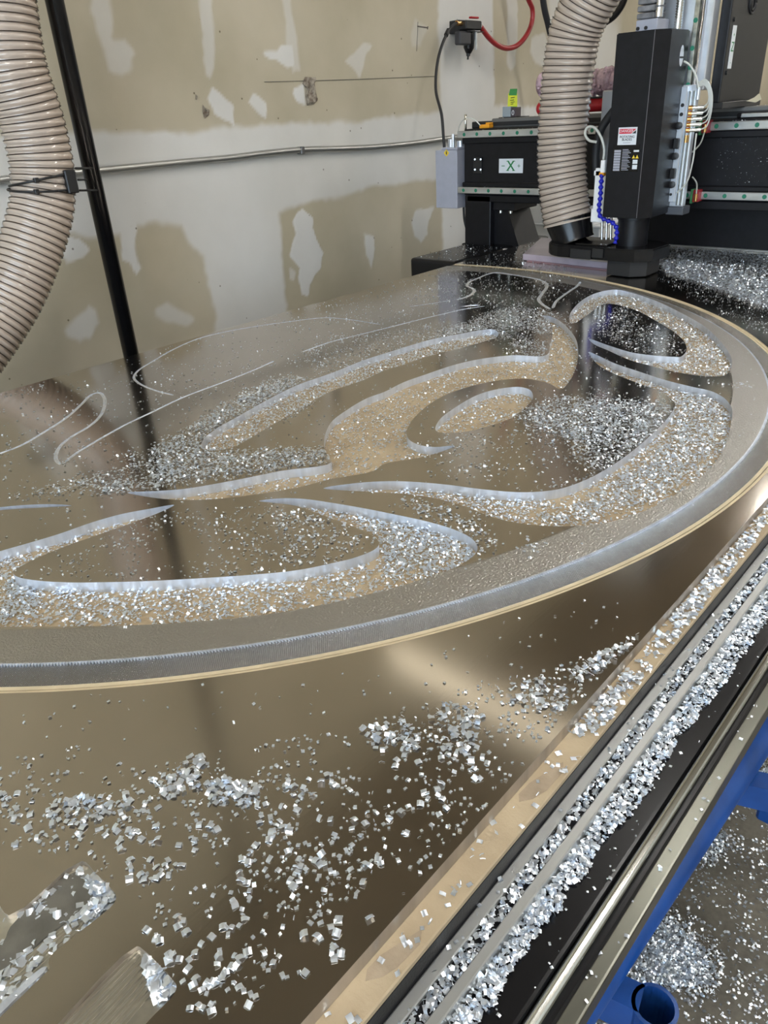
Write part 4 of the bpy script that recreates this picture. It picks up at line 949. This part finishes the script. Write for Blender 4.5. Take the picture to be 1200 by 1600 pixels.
# chips in the carved pockets
cp = Chips()
for k, n, heap, cl in (('A', 6000, .006, 0), ('B', 5200, .005, .18), ('C', 3000, .003, .12), ('D', 4200, .008, 0), ('E', 650, .003, .2), ('F', 4600, .004, .1), ('G', 40, .002, 0)):
    cp.add(sample_poly(POCK[k], int(n * 1.25), cl, 9, ord(k)), -TH, heap, (.0026, .0056), .5)
cp.add(sample_poly(px((300, 690), (420, 610), (520, 590), (640, 555), (700, 540), (640, 575), (480, 630), (360, 700)), 900, 0, 9, 3)[:0], 0)
pc = px((1010, 600), (1090, 600), (1145, 640), (1110, 700), (1040, 760), (900, 810), (860, 800), (1000, 720), (1060, 660))
q = sample_poly(pc, 2600, 0, 9, 77); q = q[inside(POCK['B'], q[:, 0], q[:, 1])]; cp.add(q, -TH, .010, (.0026, .0056))
q = sample_poly(px((0, 900), (40, 880), (60, 930), (0, 960)), 260, 0, 9, 78); q = q[inside(POCK['F'], q[:, 0], q[:, 1])]; cp.add(q, -TH, .006, (.003, .006))
q = sample_poly(px((560, 800), (660, 810), (745, 850), (700, 890), (600, 890), (600, 840)), 1000, 0, 9, 79); q = q[inside(POCK['F'], q[:, 0], q[:, 1])]; cp.add(q, -TH, .008, (.003, .006))
props(link('chips_in_pockets', cp.mesh('chips_in_pockets'), chip_mat), 'glittering aluminium chips filling the carved pockets of the emblem', 'metal chips', kind='stuff')

# chips lying on the emblem and the plate
ct = Chips()
def on(poly, n, clump=0., cs=12., heap=.0, seed=1, size=(.0028, .0058), lie=.45):
    q = sample_poly(poly, n, clump, cs, seed); q = q + rng.normal(0, .010, q.shape)
    q = q[(q[:, 0] > XL + .01) & (q[:, 0] < XR - .004) & (q[:, 1] < Y1 - .01)]
    ct.add(not_in_pocket(q), 0., heap, size, lie)
disc_poly = arc(R_BAND, 200)
on(disc_poly, 3800, .25, 6, 0, 21, (.002, .005))
on(px((0, 780), (160, 740), (250, 700), (330, 640), (430, 590), (530, 590), (480, 640), (360, 690), (330, 705), (530, 700), (525, 725), (380, 745), (260, 762), (210, 768)), 2600, .18, 9, .004, 22)
on(px((240, 700), (330, 650), (420, 600), (470, 590), (450, 620), (330, 690), (340, 712), (450, 705), (520, 705), (500, 728), (300, 745), (230, 735)), 3000, .05, 9, .008, 23)
on(px((110, 755), (250, 730), (300, 745), (240, 765), (150, 770)), 400, .2, 9, .002, 24)
on(px((700, 520), (760, 490), (810, 478), (865, 490), (893, 520), (850, 525), (800, 512), (740, 520)), 2200, .05, 8, .010, 25)
on(px((560, 575), (640, 545), (700, 510), (780, 510), (850, 535), (860, 565), (790, 560), (800, 530), (700, 530), (640, 552)), 1500, .2, 8, .004, 26)
on(px((450, 560), (520, 525), (600, 520), (700, 500), (740, 510), (640, 545), (560, 570), (500, 590)), 900, .25, 9, .0, 27)
on(px((810, 640), (880, 620), (1040, 630), (1052, 650), (1030, 690), (950, 745), (900, 720), (890, 690), (830, 670)), 2600, .22, 8, .005, 28)
on(px((800, 650), (960, 625), (1045, 640), (1000, 700), (900, 690)), 1300, .1, 8, .006, 29)
on(px((640, 690), (720, 640), (860, 620), (930, 600), (1000, 620), (960, 740), (880, 770), (700, 750)), 700, .25, 7, .0, 30)
on(px((930, 500), (970, 480), (1020, 505), (1070, 545), (1060, 555), (1000, 550), (930, 520)), 800, .12, 8, .004, 31)
on(px((60, 890), (260, 800), (400, 790), (500, 800), (590, 850), (450, 900), (200, 910)), 650, .3, 7, .0, 32, (.002, .005))
on(px((430, 800), (500, 810), (590, 850), (520, 880), (440, 880)), 260, .3, 7, .0, 33)
on(px((620, 770), (720, 800), (780, 830), (760, 870), (720, 830), (640, 790)), 260, .2, 7, .0, 34)
on(px((640, 470), (700, 420), (830, 400), (900, 420), (860, 470), (720, 480)), 800, .25, 7, .0, 35)
on(px((420, 500), (640, 440), (900, 430), (880, 470), (640, 500), (480, 530)), 500, .25, 7, .0, 36)
on(px((700, 415), (840, 375), (955, 405), (950, 415), (850, 425)), 500, .2, 7, .0, 37)
on(px((820, 850), (840, 850), (845, 862), (822, 865)), 26, 0, 8, .002, 38, (.004, .006))
on(px((196, 708), (214, 708), (216, 716), (196, 716)), 26, 0, 8, .002, 39)
on(px((0, 600), (60, 590), (70, 615), (0, 620)), 60, .2, 8, 0, 40)
on(px((0, 630), (250, 580), (420, 530), (420, 640), (200, 740), (0, 780)), 260, .3, 5, 0, 41, (.003, .006))
on(px((1150, 600), (1172, 600), (1172, 606), (1150, 606)), 24, 0, 8, .002, 42)
# the drift on the bare sheet beyond the sign
far = px((1030, 388), (1060, 388), (1210, 398), (1260, 470), (1200, 482), (1130, 455), (1040, 425), (1020, 410))
on(far, 6500, .14, 8, .006, 43, (.004, .0085))
on(px((1030, 410), (1060, 405), (1210, 440), (1240, 480), (1200, 484), (1120, 452), (1040, 428)), 3600, .05, 8, .008, 44, (.004, .008))
on(px((1020, 430), (1210, 470), (1210, 530), (1100, 475)), 900, .1, 8, .0, 45, (.002, .004))
on(arc(R_STEP, 200)[20:120], 300, 0, 8, 0, 46, (.002, .004))
# small stuff and slivers on the near sheet
near_field = px((0, 1190), (110, 1165), (260, 1190), (420, 1160), (570, 1130), (700, 1075), (860, 1045), (1000, 990), (985, 1008), (700, 1325), (520, 1530), (330, 1590), (290, 1500), (200, 1390), (120, 1335), (40, 1330), (0, 1320))
q = sample_poly(near_field, 1300, .34, 22, 61); ct.add(q, 0., 0., (.002, .0045), .3)
q = sample_poly(px((0, 1100), (600, 1040), (980, 900), (1000, 980), (700, 1090), (300, 1150), (0, 1170)), 70, 0, 8, 62); ct.add(q, 0., 0., (.0018, .0045), .4)
for k, P in enumerate((px((565, 1140), (640, 1125), (660, 1170), (600, 1190)), px((640, 1160), (700, 1090), (760, 1120), (730, 1180)), px((775, 1075), (850, 1060), (900, 1080), (880, 1110), (790, 1115)), px((320, 1230), (350, 1215), (405, 1230), (400, 1260), (330, 1255)), px((75, 1250), (200, 1240), (230, 1250), (130, 1290), (75, 1290)), px((240, 1230), (300, 1180), (320, 1180), (310, 1230), (260, 1250)), px((880, 1050), (1000, 990), (970, 1030), (900, 1070)))):
    ct.add(sample_poly(P, 80, .2, 30, 63 + k), 0., .003, (.0045, .0075), .45)
# in the bar-shaped pockets of the near corner
q = sample_poly(near1, 170, .35, 20, 81); ct.add(q, -.0062, .001, (.004, .008), .35)
q = sample_poly(lay(tr([(560, 240), (655, 335), (680, 375), (640, 430), (520, 520), (450, 500), (560, 400), (500, 300)], AN), -.005), 130, 0, 20, 82); ct.add(q, -.0062, .004, (.005, .009), .4)
q = sample_poly(lay(tr([(850, 700), (1010, 862), (1034, 900), (1010, 945), (920, 1030), (900, 950), (880, 880), (850, 790)], AN), -.005), 120, 0, 20, 83); ct.add(q, -.0062, .004, (.005, .009), .4)
# on the groove lines
for g in GRO: ct.add(sample_poly(g, 160, 0, 8, 84), -.0022, .001, (.002, .0045), .4)
# on the rims of the gantry foot
ct.add(sample_poly([(-2.43, 2.93), (-2.18, 2.93), (-2.18, 3.34), (-2.43, 3.34)], 170, .2, 9, 85), 0.0, .0, (.003, .007), .4)
props(link('chips_on_plate', ct.mesh('chips_on_plate'), chip_mat), 'drifts of loose aluminium chips scattered over the plate and emblem', 'metal chips', kind='stuff')

# chips on the board rim, in the slot and along the ledge
ce = Chips()
q = sample_poly([(-.290, .60), (-.265, .62), (-.266, 1.05), (-.278, 1.35), (-.290, 1.42)], 780, .22, 25, 91); ce.add(q, -TH, .004, (.0045, .008), .4)
q = sample_poly([(-.290, .2), (-.265, .2), (-.265, 2.4), (-.290, 2.4)], 230, .2, 20, 92); ce.add(q, -TH, .0, (.004, .0075), .35)
q = sample_poly([(-.2495, .1), (-.236, .1), (-.236, 3.6), (-.2495, 3.6)], 6200, 0, 9, 93); ce.add(q, -.056, .005, (.003, .0058), .6)
yv = rng.random(13000) * 3.4 + .1; wv = .013 + .010 * value_noise(yv, yv * 0, 11, 5) + .006 * value_noise(yv, yv * 0, 37, 6)
tv = rng.random(13000) ** 1.15; xv = -.2235 + tv * wv
ce.add(np.c_[xv, yv], -.068 + (1 - tv) * .010 * rng.random(13000), .003, (.003, .0056), .6)
q = sample_poly([(-.20, .1), (-.181, .1), (-.181, 3), (-.20, 3)], 160, .3, 12, 94); ce.add(q, -.068, 0, (.0015, .004), .2)
q = sample_poly([(-.262, .1), (-.249, .1), (-.249, 3), (-.262, 3)], 170, .3, 12, 95); ce.add(q, -.050, 0, (.002, .005), .3)
q = sample_poly([(-.159, .1), (-.144, .1), (-.144, 3), (-.159, 3)], 110, .3, 12, 96); ce.add(q, -.084, 0, (.002, .005), .3)
props(link('chips_along_bed_edge', ce.mesh('chips_along_bed_edge'), chip_mat), 'thick bank of aluminium chips lying along the slotted bed edge', 'metal chips', kind='stuff')

# chips on the concrete
cf = Chips()
fp_ = lambda *p: lay(p, -T)
q = sample_poly(fp_((880, 1600), (1000, 1440), (1100, 1290), (1230, 1100), (1260, 1600), (1000, 1700)), 2100, .2, 9, 101); cf.add(q, -T, 0, (.003, .007), .3)
q = sample_poly(fp_((985, 1530), (1010, 1480), (1045, 1430), (1070, 1470), (1112, 1510), (1105, 1535), (1040, 1540)), 3400, .0, 9, 102); q = q + rng.normal(0, .018, q.shape); cf.add(q, -T, .008, (.003, .0065), .6)
q = sample_poly(fp_((1085, 1340), (1110, 1300), (1135, 1300), (1130, 1325), (1100, 1350)), 500, .0, 9, 103); q = q + rng.normal(0, .015, q.shape); cf.add(q, -T, .005, (.003, .0065), .6)
q = sample_poly(fp_((1185, 1205), (1230, 1190), (1230, 1225), (1190, 1225)), 400, .0, 9, 104); cf.add(q, -T, .005, (.003, .0065), .6)
q = sample_poly(fp_((940, 1600), (965, 1585), (990, 1595), (985, 1620), (945, 1620)), 200, .0, 9, 105); cf.add(q, -T, .005, (.003, .0065), .6)
props(link('chips_on_floor', cf.mesh('chips_on_floor'), chip_mat), 'aluminium chips swept and scattered over the concrete floor', 'metal chips', kind='stuff')

# chips on gantry details and the beam face
cg = Chips()
xz = np.c_[rng.uniform(-1.2, -.9, 160), rng.uniform(.30, .47, 160)]
me_pts = np.c_[rng.uniform(-2.4, -.95, 120), rng.uniform(GY + .003, GY + .028, 120)]
for x_, z_ in xz: cg.add(np.array([[x_, GY + .0165]]), z_, 0, (.002, .0042), 1.2)
cg.add(me_pts, .528, 0, (.003, .006), .3)
cg.add(np.c_[rng.normal(-2.30, .02, 30), rng.uniform(GY + .004, GY + .026, 30)], .274, .003, (.004, .007), .3)
cg.add(np.c_[rng.uniform(-2.3, -1.0, 70), rng.uniform(3.45, 3.57, 70)], .575, 0, (.003, .006), .3)
props(link('chips_on_gantry', cg.mesh('chips_on_gantry'), chip_mat), 'few aluminium chips resting on the gantry rails', 'metal chips', kind='stuff')

# the single chips one can pick out on the near corner of the plate
def chip_mesh(seed):
    rr = random.Random(seed); L, Wd, bend, th = 1.0, rr.uniform(.6, .95), rr.uniform(.10, .38), .07
    V = []; Fc = []
    for i in range(4):
        u_ = i / 3 - .5; zc = bend * (1 - (2 * u_) ** 2) * .5 + th
        for s_, dz in ((-1, 0), (1, 0), (1, -th), (-1, -th)): V.append((u_ * L, s_ * Wd / 2 * rr.uniform(.9, 1.05), zc + dz))
    for i in range(3):
        for k in range(4): Fc.append((i * 4 + k, i * 4 + (k + 1) % 4, (i + 1) * 4 + (k + 1) % 4, (i + 1) * 4 + k))
    Fc += [(3, 2, 1, 0), (12, 13, 14, 15)]
    me = bpy.data.meshes.new('aluminium_chip'); me.from_pydata(V, [], Fc); me.update(); me.materials.append(chip_mat); return me
cm = [chip_mesh(k) for k in range(8)]
pts = [sample_poly(px((60, 1270), (200, 1230), (320, 1190), (420, 1230), (560, 1200), (700, 1160), (800, 1130), (690, 1330), (540, 1500), (400, 1560), (300, 1500), (230, 1400), (130, 1310)), 250, .40, 26, 201),
       sample_poly(px((0, 1240), (60, 1230), (130, 1310), (40, 1340), (0, 1330)), 22, .2, 26, 202), sample_poly(px((200, 1420), (300, 1500), (420, 1570), (300, 1590), (280, 1540)), 28, .1, 26, 203)]
pts = np.vstack(pts)
for k, p in enumerate(pts[:300]):
    o = bpy.data.objects.new('aluminium_chip', cm[k % 8]); COL.objects.link(o)
    s_ = rng.uniform(.0048, .0078)
    o.location = (p[0], p[1], .0002); o.scale = (s_, s_, s_)
    tx, ty = rng.normal(0, .22, 2)
    o.rotation_euler = (tx, ty, rng.uniform(0, 6.28)); o.location.z += s_ * .5 * (abs(math.sin(tx)) + abs(math.sin(ty)))
    props(o, 'small curled aluminium chip on the bare near corner of the plate', 'metal chip', 'loose chips on the near plate corner')

# ------------------------------------------------------------------ lift everything onto the floor level
for o in scene.objects:
    if o.parent is None and o is not cam: o.location.z += T
bpy.context.view_layer.update()
